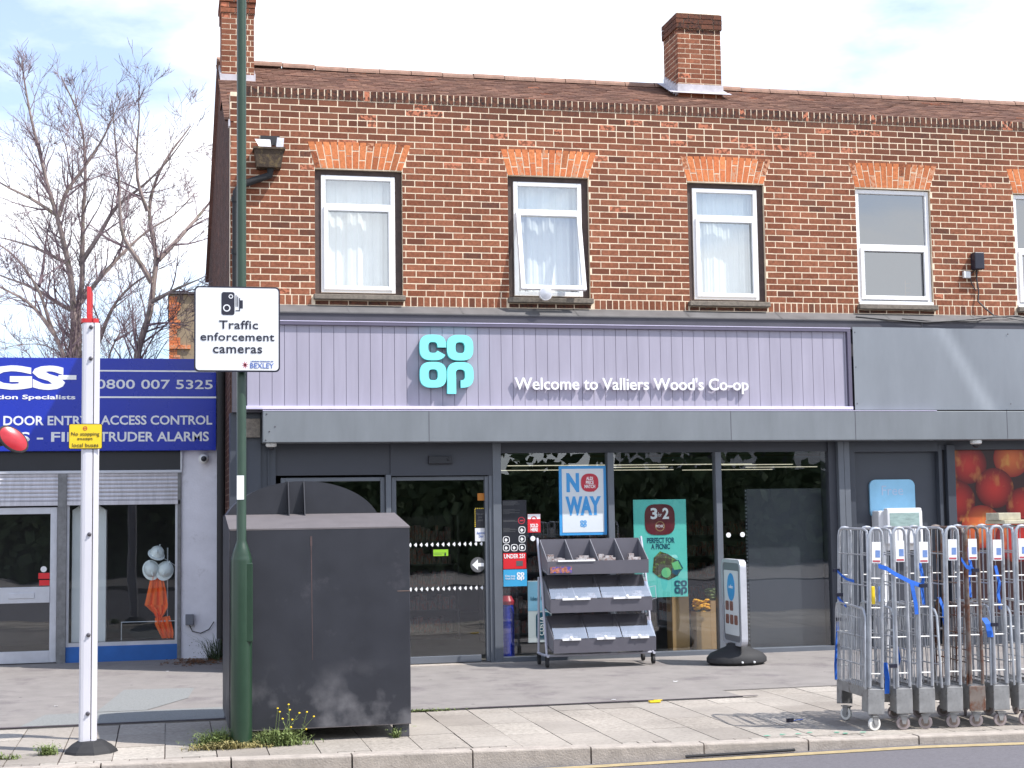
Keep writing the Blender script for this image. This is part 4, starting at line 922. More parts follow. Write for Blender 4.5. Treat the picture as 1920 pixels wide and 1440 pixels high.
def apple(cx, cz, r, m, y, clipx=(9.63, 13.29)):
    b = MB(); n = 60; rings = 18
    for k in range(n):
        for j in range(rings):
            q = []
            for a, i in ((k, j), (k, j+1), (k+1, j+1), (k+1, j)):
                an = 2*math.pi*a/n; rr_ = r*i/rings; x = min(max(cx+rr_*math.cos(an), clipx[0]), clipx[1]); z = min(max(cz+rr_*math.sin(an)*.96, .36), 2.435); q.append((x, y, z))
            b.quad(q, ((j/(rings-1))**1.4, 0, 0))
    return b.build('apple_image', m, AP, recalc=False)
apple(9.86, 2.26, .26, M['apple'], .0880); apple(10.47, 2.33, .25, M['apple2'], .0878); apple(10.22, 1.955, .265, M['apple'], .0870); apple(9.66, 1.80, .28, M['apple'], .0876); apple(10.02, 1.47, .28, M['apple2'], .0872); apple(10.62, 1.72, .25, M['apple'], .0874); apple(11.0, 2.1, .28, M['apple2'], .0868); apple(10.5, 1.3, .3, M['apple'], .0866); apple(11.3, 1.6, .3, M['apple'], .0864)
apple(9.40, 1.85, .30, M['apple'], .0885, (9.471, 9.514))
# cash point
KS = thing('cash_kiosk', 'white free standing cash kiosk with a small screen behind the roll cages', 'kiosk', (8.8, -.1, 0))
b = MB(); b.box(8.52, 8.62, -.10, .105, .012, 1.69); b.box(8.62, 9.11, -.10, .105, 1.20, 1.69); b.build('cabinet', M['kiosk'], KS, bevel=.015); b = MB(); b.box(8.622, 9.10, -.06, .105, .012, 1.198); b.build('lower_body', M['charcoal'], KS)
b = MB(); b.box(8.585, 9.05, -.20, -.101, 1.28, 1.72); hd = b.build('screen_surround', M['kiosk'], KS, bevel=.015)
b = MB(); b.box(8.62, 9.01, -.204, -.2, 1.50, 1.66); b.build('screen', M['screen'], hd)
t = card('cash_sign', 'light blue rounded sign reading Free on the grey wall above the white kiosk', 'sign', 8.50, 9.11, 1.60, 2.075, .105, M['skyblue'], .03, .08)
text('Free', 8.66, 8.95, 1.88, 2.0, .075, mat('faint_print', S(186, 206, 232, .85), .4), t, bold=.0)

# ================================================================== DISPLAY TROLLEY
TR = thing('snack_trolley', 'grey three tier wheeled display trolley of bins with clear lids', 'trolley', (4.72, -.8, 0))
tx0, tx1 = 4.115, 5.335
for (zf, yf, nd, lid, dx) in ((1.035, -.86, 4, False, -.01), (.617, -.93, 4, True, .0), (.18, -1.0, 3, True, .012)):
    a, c = tx0+dx+.02, tx1+dx-.02; yb = yf+.34
    b = MB(); b.prism_x([(yf, zf), (yf-.012, zf+.15), (yf, zf+.15), (yf+.012, zf+.012), (yb, zf+.07), (yb, zf+.39), (yb+.012, zf+.39), (yb+.012, zf+.055)], a, c); bn = b.build('bin', M['trolley'], TR)
    for k in range(nd+1):
        xx = a+(c-a)*k/nd; xx = min(max(xx, a+.001), c-.009)
        b = MB(); b.prism_x([(yf+.001, zf+.02), (yf-.010, zf+.149), (yb, zf+.385), (yb, zf+.08)], xx, xx+.008); b.build('divider', M['trolleyin'], bn)
    b = MB()
    for k in range(nd):
        xx = a+(c-a)*(k+.5)/nd; wv = (c-a)/nd*.35
        for j in range(3):
            xq = xx+ru(-wv, wv*.5); b.box(xq, xq+ru(.05, .11), yf+.03+j*.09, yf+.10+j*.09, zf+.05+j*.014, zf+.15+j*.022+ru(0, .03))
        b.box(xx-wv*.8, xx+wv*.6, yf+.016, yf+.02, zf+.07, zf+.18)
    b.build('stock', M['cards'], bn)['kind'] = 'stuff'
    if lid:
        n2 = 2 if nd == 4 else 3
        for k in range(n2):
            s0, s1 = a+(c-a)*k/n2+.006, a+(c-a)*(k+1)/n2-.006
            b = MB(); P = []
            for i in range(7):
                t = i/6; P.append((yf-.016+(yb-yf-.03)*t, zf+.158+.225*t+.055*math.sin(t*math.pi*.75)))
            for i in range(6):
                b.quad([(s0, P[i][0], P[i][1]), (s1, P[i][0], P[i][1]), (s1, P[i+1][0], P[i+1][1]), (s0, P[i+1][0], P[i+1][1])])
            ld = b.build('lid', M['lid'], bn, smooth=True)
            b = MB(); m_ = (s0+s1)/2; b.box(m_-.16 if nd == 4 else m_-.10, m_+.16 if nd == 4 else m_+.11, yf-.03, yf-.014, zf+.14, zf+.162); b.lathe([(.02, 0), (.015, -.02), (0, -.024)], (m_, yf-.02, zf+.166), 'y', 10); b.build('handle', M['letter'], ld)
    else:
        b = MB(); b.box(a+.12, a+.55, yf-.022, yf-.012, zf+.145, zf+.162); b.build('price_strip', M['letter'], bn)
        b = MB(); b.box(a+.03, a+.28, yf-.0125, yf-.0085, zf+.02, zf+.09); b.build('label', mat('bright_print', S(190, 120, 90, .7), .5, var=.7, scale=30, col2=S(70, 80, 170, .8), cpos=(.5, .55), cscale=22), bn)
for sx in (tx0-.012, tx1+.0):
    b = MB(); b.tube([(sx, -.50, 1.44), (sx+.006, -.66, .9), (sx+.016, -.80, .14)], .014, 10); b.build('leg', M['trolleyleg'], TR, smooth=True)
    b = MB(); b.tube([(sx+.01, -.50, 1.0), (sx+.01, -.44, .14)], .014, 8); b.tube([(sx+.016, -.86, .14), (sx+.012, -.40, .14)], .016, 8); b.build('side_rail', M['trolleyleg'], TR, smooth=True)
    for yy in (-.82, -.44):
        b = MB(); xx = sx+.014
        b.box(xx-.02, xx+.02, yy-.02, yy+.03, .085, .135); b.lathe([(.01, -.016), (.044, -.014), (.044, .014), (.01, .016)], (xx, yy, .058), 'x', 14); b.build('castor', M['matblack'], TR, smooth=True)
b = MB(); b.tube([(tx0+.0, -.80, .14), (tx1+.02, -.80, .14)], .014, 8); b.build('cross_bar', M['trolleyleg'], TR)
b = MB(); b.tube([(tx1+.01, -.7, .86), (tx1+.09, -.72, .88), (tx1+.095, -.73, .74), (tx1+.02, -.72, .72)], .004, 6); b.build('wire_hook', M['trolleyleg'], TR)

# ================================================================== A-BOARD
AB = thing('pavement_sign', 'grey framed swing pavement sign on a black rubber base', 'sign', (6.22, -1.15, 0))
b = MB(); b.lathe([(.30, .0), (.345, .03), (.345, .075), (.30, .125), (.20, .165), (.12, .20), (.10, .235)], (6.22, -1.15, .010), 'z', 40, 1.0, .72); b.build('base', M['matblack'], AB, smooth=True)
b = MB()
for xx in (6.19, 6.33): b.lathe([(.012, 0), (.012, -.02), (0, -.022)], (xx, -1.15-.245, .05), 'y', 8)
b.build('foot', M['cctv'], AB)
ang = math.atan2(-.60, -.02)
R = Matrix.Translation((6.222, -1.12, .0)) @ Matrix.Rotation(ang, 4, 'Z')
s = MB(); s.prism(rrect(-.31, .31, .235, 1.16, .07), -.03, .03); b = MB(); b.add(s, R); pn = b.build('panel', M['apron'], AB, bevel=.008)
s = ring(rrect(-.325, .325, .22, 1.175, .08), rrect(-.285, .285, .26, 1.135, .06), -.036, .036); b = MB(); b.add(s, R); b.build('frame_rim', M['alum'], AB)
s = MB(); s.prism(rrect(-.24, .24, .33, 1.05, .02), -.0345, -.031); b = MB(); b.add(s, R); b.build('sheet', M['nwpaper'], pn)
s = MB(); s.prism(circ(0, .865, .125, 24, .155), -.038, -.035); b = MB(); b.add(s, R); b.build('blue_badge', M['nwblue'], pn)
s = MB()
for zz, nn in ((.60, 2), (.45, 3)):
    for k in range(nn): s.prism(rrect(-.2+k*.145, -.09+k*.145, zz, zz+.105, .02), -.038, -.035)
b = MB(); b.add(s, R); b.build('food_picture', mat('brown_print', S(150, 104, 92, .7), .5, var=.5, scale=30), pn)
s = text_mb('coffee', -.07, .07, .85, .89, -.038); b = MB(); b.add(s, R); b.build('lettering', M['letter'], pn, recalc=False)

# ================================================================== LAMP POST AND ITS SIGN
LX, LY = .551, -5.52
LP = thing('lamp_post', 'dark green lamp post with a thicker lower shaft and access door', 'lamp post', (LX, LY, 0))
b = MB(); b.lathe([(.081, 0), (.081, 1.40), (.078, 1.42), (.071, 1.44), (.071, 1.45), (.054, 1.50), (.044, 1.53), (.037, 1.55), (.0355, 7.4)], (LX, LY, .0), 'z', 28); b.build('shaft', M['green'], LP, smooth=True)
b = MB(); b.box(LX+.014, LX+.083, LY-.072, LY+.02, .785, 1.384); b.build('access_door', M['green'], LP, bevel=.008)
b = MB(); b.box(LX-.036, LX+.018, LY-.039, LY-.028, 1.866, 2.05); b.build('white_sticker', M['letter'], LP)
b = MB(); b.tube([(LX, LY, 7.35), (LX, LY-.2, 7.8), (LX, LY-1.2, 8.0)], .035, 10); b.build('arm', M['green'], LP, smooth=True)
b = MB(); b.lathe([(.05, .0), (.14, .02), (.15, .08), (.05, .14)], (LX, LY-1.5, 7.95), 'z', 16, 1, 2.2); b.build('lantern', M['greybox'], LP, smooth=True)
def shrink(o):
    k, ox, oz, nx, nz = .967, .196, 2.88, .190, 2.842
    for v in o.data.vertices:
        w_ = v.co+OFF[o.name]; v.co = Vector((nx+(w_.x-ox)*k, w_.y-.445, nz+(w_.z-oz)*k))-OFF[o.name]
TS = thing('traffic_sign', 'square white traffic enforcement cameras sign clamped to the green lamp post', 'sign', (.52, -5.58, 2.84))
b = MB(); b.prism(rrect(.196, .868, 2.88, 3.562, .035), -5.175, -5.165); b.build('border', M['signblack'], TS)
b = MB(); b.prism(rrect(.208, .856, 2.892, 3.55, .028), -5.179, -5.1755); fc = b.build('face', M['signwhite'], TS)
yq = -5.1792
b = MB(); b.prism(rrect(.408, .51, 3.333, 3.516, .018), yq-.002, yq); b.prism(rrect(.552, .575, 3.387, 3.452, .001), yq-.002, yq)
for xx, z0, z1, ww in ((.519, 3.40, 3.492, .006), (.532, 3.40, 3.482, .006), (.546, 3.365, 3.47, .007)): b.box(xx, xx+ww, yq-.002, yq, z0, z1)
b.box(.519, .5455, yq-.002, yq, 3.365, 3.372); b.build('camera_pictogram', M['signblack'], fc)
b = ring(circ(.449, 3.388, .029), circ(.449, 3.388, .020), yq-.004, yq-.002); b.add(ring(circ(.481, 3.481, .0175), circ(.481, 3.481, .0105), yq-.004, yq-.002)); b.build('lens_rings', M['signwhite'], fc)
text('Traffic', .390, .695, 3.222, 3.290, yq, M['signblack'], fc, bold=.012, spacing=1.06)
text('enforcement', .245, .823, 3.127, 3.192, yq, M['signblack'], fc, bold=.012, spacing=1.06)
text('cameras', .342, .727, 3.028, 3.078, yq, M['signblack'], fc, bold=.012, spacing=1.06)
text('BEXLEY', .633, .818, 2.910, 2.950, yq, M['bluetext'], fc); text('LONDON BOROUGH OF', .638, .815, 2.960, 2.969, yq, M['bluetext'], fc)
b = MB()
for k in range(8):
    a = k*math.pi/4+.2; b.quad([(.593+.006*math.cos(a+1.4), yq-.001, 2.935+.006*math.sin(a+1.4)), (.593+.028*math.cos(a), yq-.001, 2.935+.032*math.sin(a)), (.593+.006*math.cos(a-1.4), yq-.001, 2.935+.006*math.sin(a-1.4))])
b.build('emblem', M['redtext'], fc)
b = MB()
for zz in (3.05, 3.38): b.box(.516, .648, -5.165, -5.075, zz, zz+.03)
b.build('clamp', M['bolt'], TS)

for o in list(TS.children):
    for q in [o]+list(o.children): shrink(q)
# ================================================================== BUS STOP POLE
BP = thing('bus_stop_pole', 'white twin channel bus stop pole with red cap and black cone foot', 'pole', (-.565, -5.43, 0))
b = MB(); b.prism([], 0, 0) if False else None
prof = [(-.065, .0), (-.062, -.03), (-.05, -.05), (-.03, -.055), (.018, -.055), (.022, -.045), (.026, -.045), (.03, -.055), (.052, -.05), (.064, -.03), (.067, 0), (.064, .03), (.05, .05), (.03, .055), (-.03, .055), (-.05, .05), (-.062, .03)]
def ext(prof, cx, cy, z0, z1, b):
    n = len(prof); i = len(b.v); b.v += [(cx+x, cy+y, z0) for x, y in prof]+[(cx+x, cy+y, z1) for x, y in prof]
    for k in range(n): j = (k+1) % n; b.f.append((i+k, i+j, i+n+j, i+n+k)); b.t.append((0, 0, 0))
    b.f.append(tuple(i+n+k for k in range(n))); b.t.append((0, 0, 0))
b = MB(); ext(prof, -.578, -5.43, .06, 3.225, b); b.build('post', M['pole'], BP)
b = MB(); b.box(-.557, -.551, -5.4765, -5.474, .1, 3.2); b.build('dark_groove', M['bolt'], BP)  # thin dark strip added to paint deeper shade into the groove
b = MB(); ext([(x*1.02, y*1.02) for x, y in prof], -.590, -5.43, 3.2255, 3.258, b); b.build('cap', M['red'], BP)
b = MB(); b.prism_x([(-5.45, 3.27), (-5.20, 3.27), (-5.12, 3.30), (-5.10, 3.51), (-5.43, 3.51)], -.612, -.582); b.box(-.605, -.575, -5.45, -5.42, 3.258, 3.30); b.build('flag', M['red'], BP, bevel=.004)
b = MB(); b.lathe([(.20, 0), (.19, .02), (.15, .055), (.10, .085), (.06, .09)], (-.555, -5.43, -.002), 'z', 9); b.build('foot', M['matblack'], BP)
for zz in (3.19, 2.95, 1.62, .87, .29): b = MB(); b.lathe([(.016, 0), (.016, -.008), (.008, -.012), (.008, -.018), (0, -.019)], (-.575, -5.485, zz), 'y', 12); b.build('bolt', M['bolt'], BP)
YS = card('bus_sign', 'small yellow No stopping except local buses sign on the white pole', 'sign', -.732, -.486, 2.262, 2.453, -5.488, M['signblack'], .006, .012)
b = MB(); b.prism(rrect(-.727, -.491, 2.267, 2.448, .010), -5.4975, -5.4943); yf = b.build('face', M['yellow'], YS)
b = ring(circ(-.612, 2.418, .016, 16), circ(-.612, 2.418, .0115, 16), -5.4995, -5.498); b.box(-.622, -.602, -5.4993, -5.498, 2.416, 2.42); b.build('no_stopping_symbol', M['nwred'], yf)
text('No stopping', -.712, -.508, 2.355, 2.390, -5.498, M['signblack'], yf, bold=-.01); text('except', -.668, -.556, 2.325, 2.347, -5.498, M['signblack'], yf, bold=-.01); text('local buses', -.704, -.514, 2.278, 2.306, -5.498, M['signblack'], yf, bold=-.01)
# unidentified red oval at the left edge; its stand, out of view, is added
RL = thing('red_oval_object', 'unidentified red oval lens in a dark housing at the far left edge', 'unidentified', (-1.7, -5.5, 0))
Rm = Matrix.Translation((-1.13, -5.52, 2.335)) @ Matrix.Rotation(math.radians(36), 4, 'Y') @ Matrix.Rotation(math.radians(-22), 4, 'X') @ Matrix.Rotation(math.radians(10), 4, 'Z')
s = MB(); s.lathe([(.0, .10), (.06, .09), (.10, .04), (.112, .0), (.112, -.012), (.10, -.016)], (0, 0, 0), 'y', 28, 1.15, .72); b = MB(); b.add(s, Rm); b.build('housing', M['matblack'], RL, smooth=True)
s = MB(); s.lathe([(.099, -.0165), (.07, -.026), (.03, -.031), (.0, -.032)], (0, 0, 0), 'y', 28, 1.15, .72); b = MB(); b.add(s, Rm); b.build('lens', M['mirrorred'], RL, smooth=True)
b = MB(); b.tube([(-1.2, -5.45, 2.31), (-1.45, -5.45, 2.28), (-1.7, -5.5, 2.25)], .02, 8); b.tube([(-1.7, -5.5, 0), (-1.7, -5.5, 2.6)], .035, 12); b.build('stand', M['matblack'], RL)

# ================================================================== METAL CONTAINER
def bin_mat():
    m = mat('container_paint', S(64, 66, 76, .42), .5, var=.16, scale=4, col2=S(92, 90, 98, .5), cpos=(.60, .80), cscale=3.5, bump=.06, bscale=6)
    t = m.node_tree; n = t.nodes; l = t.links.new; p = n['Principled BSDF']; src = p.inputs['Base Color'].links[0].from_socket
    tc = n.new('ShaderNodeTexCoord'); sx = n.new('ShaderNodeSeparateXYZ'); l(tc.outputs['Object'], sx.inputs[0])
    # rust specks
    v = n.new('ShaderNodeTexNoise'); v.inputs['Scale'].default_value = 11; v.inputs['Detail'].default_value = 12; v.inputs['Roughness'].default_value = .75; l(tc.outputs['Object'], v.inputs['Vector'])
    r = n.new('ShaderNodeMapRange'); r.inputs['From Min'].default_value = .71; r.inputs['From Max'].default_value = .76; l(v.outputs['Fac'], r.inputs['Value'])
    k = n.new('ShaderNodeMix'); k.data_type = 'RGBA'; k.inputs['B'].default_value = (*S(170, 112, 84, .7), 1); l(r.outputs[0], k.inputs['Factor']); l(src, k.inputs['A'])
    # scuffed, dusty band near the foot
    mr = n.new('ShaderNodeMapRange'); mr.inputs['From Min'].default_value = .62; mr.inputs['From Max'].default_value = .22; mr.inputs['To Min'].default_value = 0; mr.inputs['To Max'].default_value = 1; l(sx.outputs['Z'], mr.inputs['Value'])
    v2 = n.new('ShaderNodeTexNoise'); v2.inputs['Scale'].default_value = 3.2; v2.inputs['Detail'].default_value = 10; l(tc.outputs['Object'], v2.inputs['Vector'])
    r2 = n.new('ShaderNodeMapRange'); r2.inputs['From Min'].default_value = .50; r2.inputs['From Max'].default_value = .72; r2.inputs['To Max'].default_value = .8; l(v2.outputs['Fac'], r2.inputs['Value'])
    mm = n.new('ShaderNodeMath'); mm.operation = 'MULTIPLY'; l(mr.outputs[0], mm.inputs[0]); l(r2.outputs[0], mm.inputs[1])
    k2 = n.new('ShaderNodeMix'); k2.data_type = 'RGBA'; k2.inputs['B'].default_value = (*S(160, 158, 162, .6), 1); l(mm.outputs[0], k2.inputs['Factor']); l(k.outputs['Result'], k2.inputs['A'])
    l(k2.outputs['Result'], p.inputs['Base Color']); return m
M['binm'] = bin_mat()
BN = thing('metal_container', 'large dark grey metal collection container with arched hood on the pavement', 'container', (1.16, -4.7, 0))
bx0, bx1, by0, by1 = .465, 1.868, -5.42, -3.98
b = MB(); P = [(by0, .10), (by0, 1.635), (-4.58, 1.745), (by1, 1.745), (by1, .10)]
b.prism_x(P, bx0, bx1); b.build('body', M['binm'], BN, bevel=.006)
b = MB(); n = 26; cxm = 1.10; pts = [(1.735, 1.7475)]
for k in range(n+1):
    a = math.pi*(.10+.80*k/n); pts.append((cxm+.66*math.cos(a), 1.62+.405*math.sin(a)))
pts.append((.455, 1.7475))
b.prism(pts, -4.575, -4.56); hd = b.build('hood_plate', M['binm'], BN)
b = MB(); b.prism([(x*1, z-.004) for x, z in pts], -4.5595, -4.02); b.build('hood', M['binm'], BN)
b = MB()
for xx in (.975, 1.105): b.prism_x([(-4.577, 1.755), (-4.70, 1.73), (-4.59, 2.02), (-4.577, 2.02)], xx, xx+.008)
b.build('fin', M['binm'], BN)
b = MB(); b.prism_x([(by0-.002, 1.628), (by0-.002, 1.640), (-4.59, 1.750), (-4.59, 1.7465)], bx0-.003, bx1+.003); b.build('pale_lid', mat('pale_lid', S(150, 142, 144, .40), .8, var=.12, scale=6), BN)  # paler grey sheet over the sloping top
b = MB(); b.box(bx0, bx1, by0-.0015, by0+.004, .0985, .1045); b.box(bx0-.0012, bx0+.003, by0-.0012, by0+.003, .105, 1.63); b.build('worn_edge', mat('worn_edge', S(126, 120, 122, .5), .6, var=.4, scale=16), BN)
b = MB(); b.box(bx0+.02, bx1-.02, by1+.06, by1+.14, .0, .10); b.build('skid', M['binm'], BN); b = MB(); b.box(bx1-.13, bx1-.012, by0+.02, by0+.12, 0, .099); b.build('skid', M['binm'], BN); b = MB(); b.box(bx0+.012, bx0+.13, by0+.02, by0+.12, 0, .099); b.build('skid', M['binm'], BN)
b = MB(); b.box(1.085, 1.10, by0-.0025, by0-.0005, 1.50, 1.575); b.quad([(1.088, by0-.0015, 1.5), (1.097, by0-.0015, 1.5), (1.102, by0-.0015, .62), (1.099, by0-.0015, .62)]); b.build('rust_streak', mat('rust_run', S(112, 92, 92, .5), .8, var=.3, scale=20), BN)
b = MB(); b.box(bx1-.10, bx1+.001, by0-.002, by0-.0005, 1.13, 1.137); b.build('scratch', mat('scratch_line', S(150, 126, 116, .5), .7), BN)

# ================================================================== ROLL CAGES
def make_cage(label, mf, mwheel, side_panel):
    t = thing('roll_cage', label, 'roll cage', (0, 0, 0), 'nested roll cages on the pavement')
    for ya in (0, .70): b = MB(); b.box(-.067, .067, ya, ya+.012, .128, .322); b.build('end_plate', M['plate'] if mf is M['steel'] else mf, t, bevel=.004)
    b = MB(); b.box(-.067, -.058, .012, .70, .25, .335); b.box(.058, .067, .012, .70, .25, .335); b.box(-.058, .058, .012, .70, .30, .325)
    b.box(-.066, -.059, .012, .14, .14, .25); b.box(-.066, -.059, .60, .70, .14, .25); b.build('base_channel', M['plate'], t)
    for yy in (.008, .705):
        b = MB(); P = [(-.050, yy, .335), (-.050, yy, 1.50), (-.044, yy, 1.545), (-.025, yy, 1.568), (.0, yy, 1.572), (.025, yy, 1.568), (.044, yy, 1.545), (.050, yy, 1.50), (.050, yy, .335)]
        b.tube(P, .0135, 8); fr_ = b.build('end_frame', mf, t, smooth=True)
        for zz in (.44, .72, .95, 1.18): b = MB(); b.tube([(-.05, yy, zz), (.05, yy, zz)], .006, 6); b.build('rung', M['tyrewhite'], fr_)
    b = MB(); b.box(-.036, .036, -.004, .003, 1.30, 1.465); lb = b.build('label_plate', M['letter'], t)
    b = MB(); b.box(-.008, .03, -.0055, -.0042, 1.345, 1.40); b.build('blue_print', M['paleblue'], lb); b = MB(); b.box(-.03, .03, -.0055, -.0042, 1.308, 1.322); b.build('red_print', M['redtext'], lb)
    # long side: rounded tube hoop with mesh
    b = MB(); hx = -.058
    b.tube([(hx, .03, .335), (hx, .03, 1.50), (hx, .06, 1.55), (hx, .12, 1.565), (hx, .60, 1.565), (hx, .66, 1.55), (hx, .68, 1.50), (hx, .68, .335)], .010, 8)
    sd_ = b.build('side_hoop', mf, t, smooth=True)
    b = MB()
    for zz in (.60, .86, 1.12, 1.36): b.tube([(hx, .03, zz), (hx, .68, zz)], .005, 5)
    for k in range(1, 6): b.tube([(hx, .03+k*.108, .335), (hx, .03+k*.108, 1.56)], .0035, 5)
    b.build('side_mesh', mf, sd_)
    b = MB(); gx = -.082
    b.tube([(gx, .02, .32), (gx, .02, .88), (gx, .05, .925), (gx, .09, .94), (gx, .60, .96), (gx, .66, .95), (gx, .68, .90), (gx, .68, .32)], .010, 8); g = b.build('gate', mf, t, smooth=True)
    b = MB()
    for zz in (.50, .72): b.tube([(gx, .02, zz), (gx, .68, zz)], .006, 5)
    for k in range(1, 17 if side_panel else 9): q = .02+k*.66/(17 if side_panel else 9); b.tube([(gx, q, .33), (gx, q, .94)], .0042, 5)
    b.build('gate_bars', mf, g)
    for yy in (.035, .66):
        b = MB(); b.prism_x([(-.03, .115), (.03, .115), (.012, .045), (-.012, .045)], -.020, -.014); b.prism_x([(-.03, .115), (.03, .115), (.012, .045), (-.012, .045)], .014, .020); b.box(-.03, .03, -.035, .035, .108, .116); cs = b.build('castor', M['plate'], t)
        b = MB(); b.lathe([(.02, -.0125), (.034, -.012), (.052, -.010), (.053, 0), (.052, .010), (.034, .012), (.02, .0125)], (0, .004, .0535), 'x', 20); wh = b.build('wheel', mwheel, cs, smooth=True)
        b = MB(); b.lathe([(.033, -.0135), (.033, .0135)], (0, .004, .0535), 'x', 14); b.build('wheel_hub', M['rusty'] if mwheel is M['wheel'] else M['plate'], wh)
        cs.location = (0, yy, 0)
    return t
CL = ['leftmost roll cage with pale wheels and a dense half height gate facing left', 'second roll cage from the left with a white worn label', 'third roll cage from the left with dark rusty wheels', 'fourth roll cage from the left, a sloping gate tube showing beside it', 'brown rusted roll cage fifth from the left', 'sixth roll cage from the left with a torn grey label', 'roll cage cut by the right edge of the picture']
base1 = make_cage(CL[0], M['steel'], M['tyrewhite'], True)
base2 = make_cage(CL[1], M['steel'], M['wheel'], False)
base3 = make_cage(CL[4], M['rusty'], M['wheel'], False)
spots = [(5.385, -6.30, 0, base1), (5.617, -6.33, 0, base2), (5.80, -6.345, 1, None), (6.03, -6.36, 2, None), (6.225, -6.365, 0, base3), (6.425, -6.38, 1, None), (6.63, -6.40, 1, None), (6.86, -6.42, 0, None)]
for i, (x, y, a, src) in enumerate(spots):
    o = src if src else copy_tree(base2)
    o.location = (x, y, 0.0); o.rotation_euler = (0, math.radians([2.0, .2, .7, 1.2, .3, .6, .9, .2][i]), math.radians(a-5))
    for ch in o.children:
        nm = ch.name.split('.')[0]
        if nm == 'gate': ch.rotation_euler = (0, math.radians([0, 1.5, 2.5, -3.5, 2, 1, -2, 0][i]), math.radians([0, 2, -1, 3, -2, 1, 2, 0][i]))
        if nm == 'castor': ch.rotation_euler = (0, 0, math.radians(ru(62, 108) if ch.location.y < .3 else ru(-40, 100)))
        if nm == 'label_plate': ch.location.z += [0, .006, -.012, .004, .01, -.006, .0, 0][i]
    if i < 7: o['label'] = CL[i]
    else: o['label'] = 'roll cage wholly past the right edge of the picture'
# straps
def ribbon(b, pts, wv, wdir):
    wdir = Vector(wdir)
    for p, q in zip(pts[:-1], pts[1:]):
        p, q = Vector(p), Vector(q); b.quad([p-wdir*wv, q-wdir*wv, q+wdir*wv, p+wdir*wv]); n = (q-p).cross(wdir).normalized()*.003; b.quad([p-wdir*wv+n, q-wdir*wv+n, q+wdir*wv+n, p+wdir*wv+n])
def strap(lab, pts, wv=.014, wdir=(0, 0, 1), buckle=None):
    t = thing('strap', lab, 'strap', pts[0], 'blue webbing straps on the roll cages'); b = MB(); ribbon(b, pts, wv, wdir); b.build('webbing', M['strap'], t)
    if buckle: b = MB(); c = Vector(buckle); b.box(c.x-.03, c.x+.03, c.y-.012, c.y+.006, c.z-.014, c.z+.014); b.build('buckle', M['signblack'], t)
strap('blue strap drooping across the front of the first three roll cages', [(5.40, -6.40, 1.28), (5.46, -6.42, 1.26), (5.53, -6.42, 1.215), (5.60, -6.42, 1.18), (5.66, -6.42, 1.15), (5.75, -6.42, 1.12)], .018, (0, .1, 1), (5.76, -6.425, 1.12))
strap('blue strap end hanging down between the second and third roll cages', [(5.665, -6.425, 1.14), (5.672, -6.43, 1.08), (5.69, -6.43, .98), (5.695, -6.43, .90)], .016, (1, 0, 0))
strap('blue strap with black buckle between the fourth and fifth roll cages', [(6.10, -6.42, 1.32), (6.14, -6.42, 1.26), (6.20, -6.43, 1.235)], .016, (0, 0, 1), (6.21, -6.435, 1.23))
strap('blue strap with black buckle low between the fifth and sixth roll cages', [(6.31, -6.36, .85), (6.335, -6.38, .80), (6.345, -6.39, .70)], .026, (1, 0, 0), (6.365, -6.42, .80))
strap('blue strap hanging at the rear left of the leftmost roll cage', [(5.40, -5.63, .80), (5.375, -5.64, .62), (5.36, -5.64, .45), (5.365, -5.63, .33)], .012, (1, .3, 0), (5.41, -5.64, .82))
strap('blue strap running low between the first and second roll cages', [(5.50, -6.25, .52), (5.51, -6.26, .40), (5.50, -6.27, .28)], .022, (1, .2, 0), (5.53, -6.33, .50))
strap('blue strap tied high along the side of the leftmost roll cage', [(5.41, -5.62, 1.22), (5.385, -5.75, 1.19), (5.365, -5.9, 1.16), (5.345, -6.08, 1.15)], .011, (0, 0, 1), (5.40, -5.63, 1.22))
strap('blue strap tied at mid height along the side of the leftmost roll cage', [(5.41, -5.62, 1.0), (5.385, -5.75, .97), (5.365, -5.88, .94)], .012, (0, 0, 1), (5.42, -5.63, 1.02))
strap('blue strap and black buckle lying on the slabs left of the roll cages', [(5.10, -5.55, .010), (5.02, -5.60, .014), (4.98, -5.62, .012)], .012, (.3, 1, 0), (4.95, -5.63, .018))
b = MB(); b.box(5.37, 5.398, -6.335, -6.32, .98, 1.12); tag(b.build('yellow_tag', M['yellow'], bevel=.006), 'yellow plastic tag on the upright of the leftmost roll cage', 'tag')
for k, (lab, x, y, z0, z1, a) in enumerate((('short blue strap end behind the second roll cage label', 5.575, -6.05, 1.25, 1.42, .2), ('blue strap bunched low behind the third roll cage', 5.73, -6.0, .35, .62, -.15), ('blue strap hanging inside the fourth roll cage', 5.93, -6.05, .95, 1.3, .1), ('blue strap hanging inside the sixth roll cage near its label', 6.34, -6.1, 1.0, 1.4, -.1), ('blue strap tangled at mid height behind the fifth roll cage', 6.12, -6.0, .75, 1.0, .3), ('blue strap hanging beside the roll cage at the right edge', 6.55, -6.15, .9, 1.25, .1))):
    strap(lab, [(x, y, z1), (x+.015+a*.04, y-.02, (z0+z1)/2+.03), (x+a*.1, y-.01, (z0+z1)/2-.05), (x+a*.12, y-.03, z0)], .016, (1, .3, 0))
b = MB(); b.box(5.585, 5.60, -6.02, -6.005, .98, 1.10); tag(b.build('pale_label', M['paleblue']), 'small pale blue label stuck between the first two roll cages', 'label')
# tray of packaging on top of the far cages
b = MB(); b.box(6.62, 6.98, -6.2, -5.9, 1.585, 1.615); b.box(6.60, 6.80, -6.15, -5.95, 1.6155, 1.675)
tag(b.build('packaging_tray', mat('pale_card', S(214, 206, 180, .7), .8, var=.25, scale=14), bevel=.004), 'pale crushed packaging lying on top of the right-hand roll cages', 'packaging')
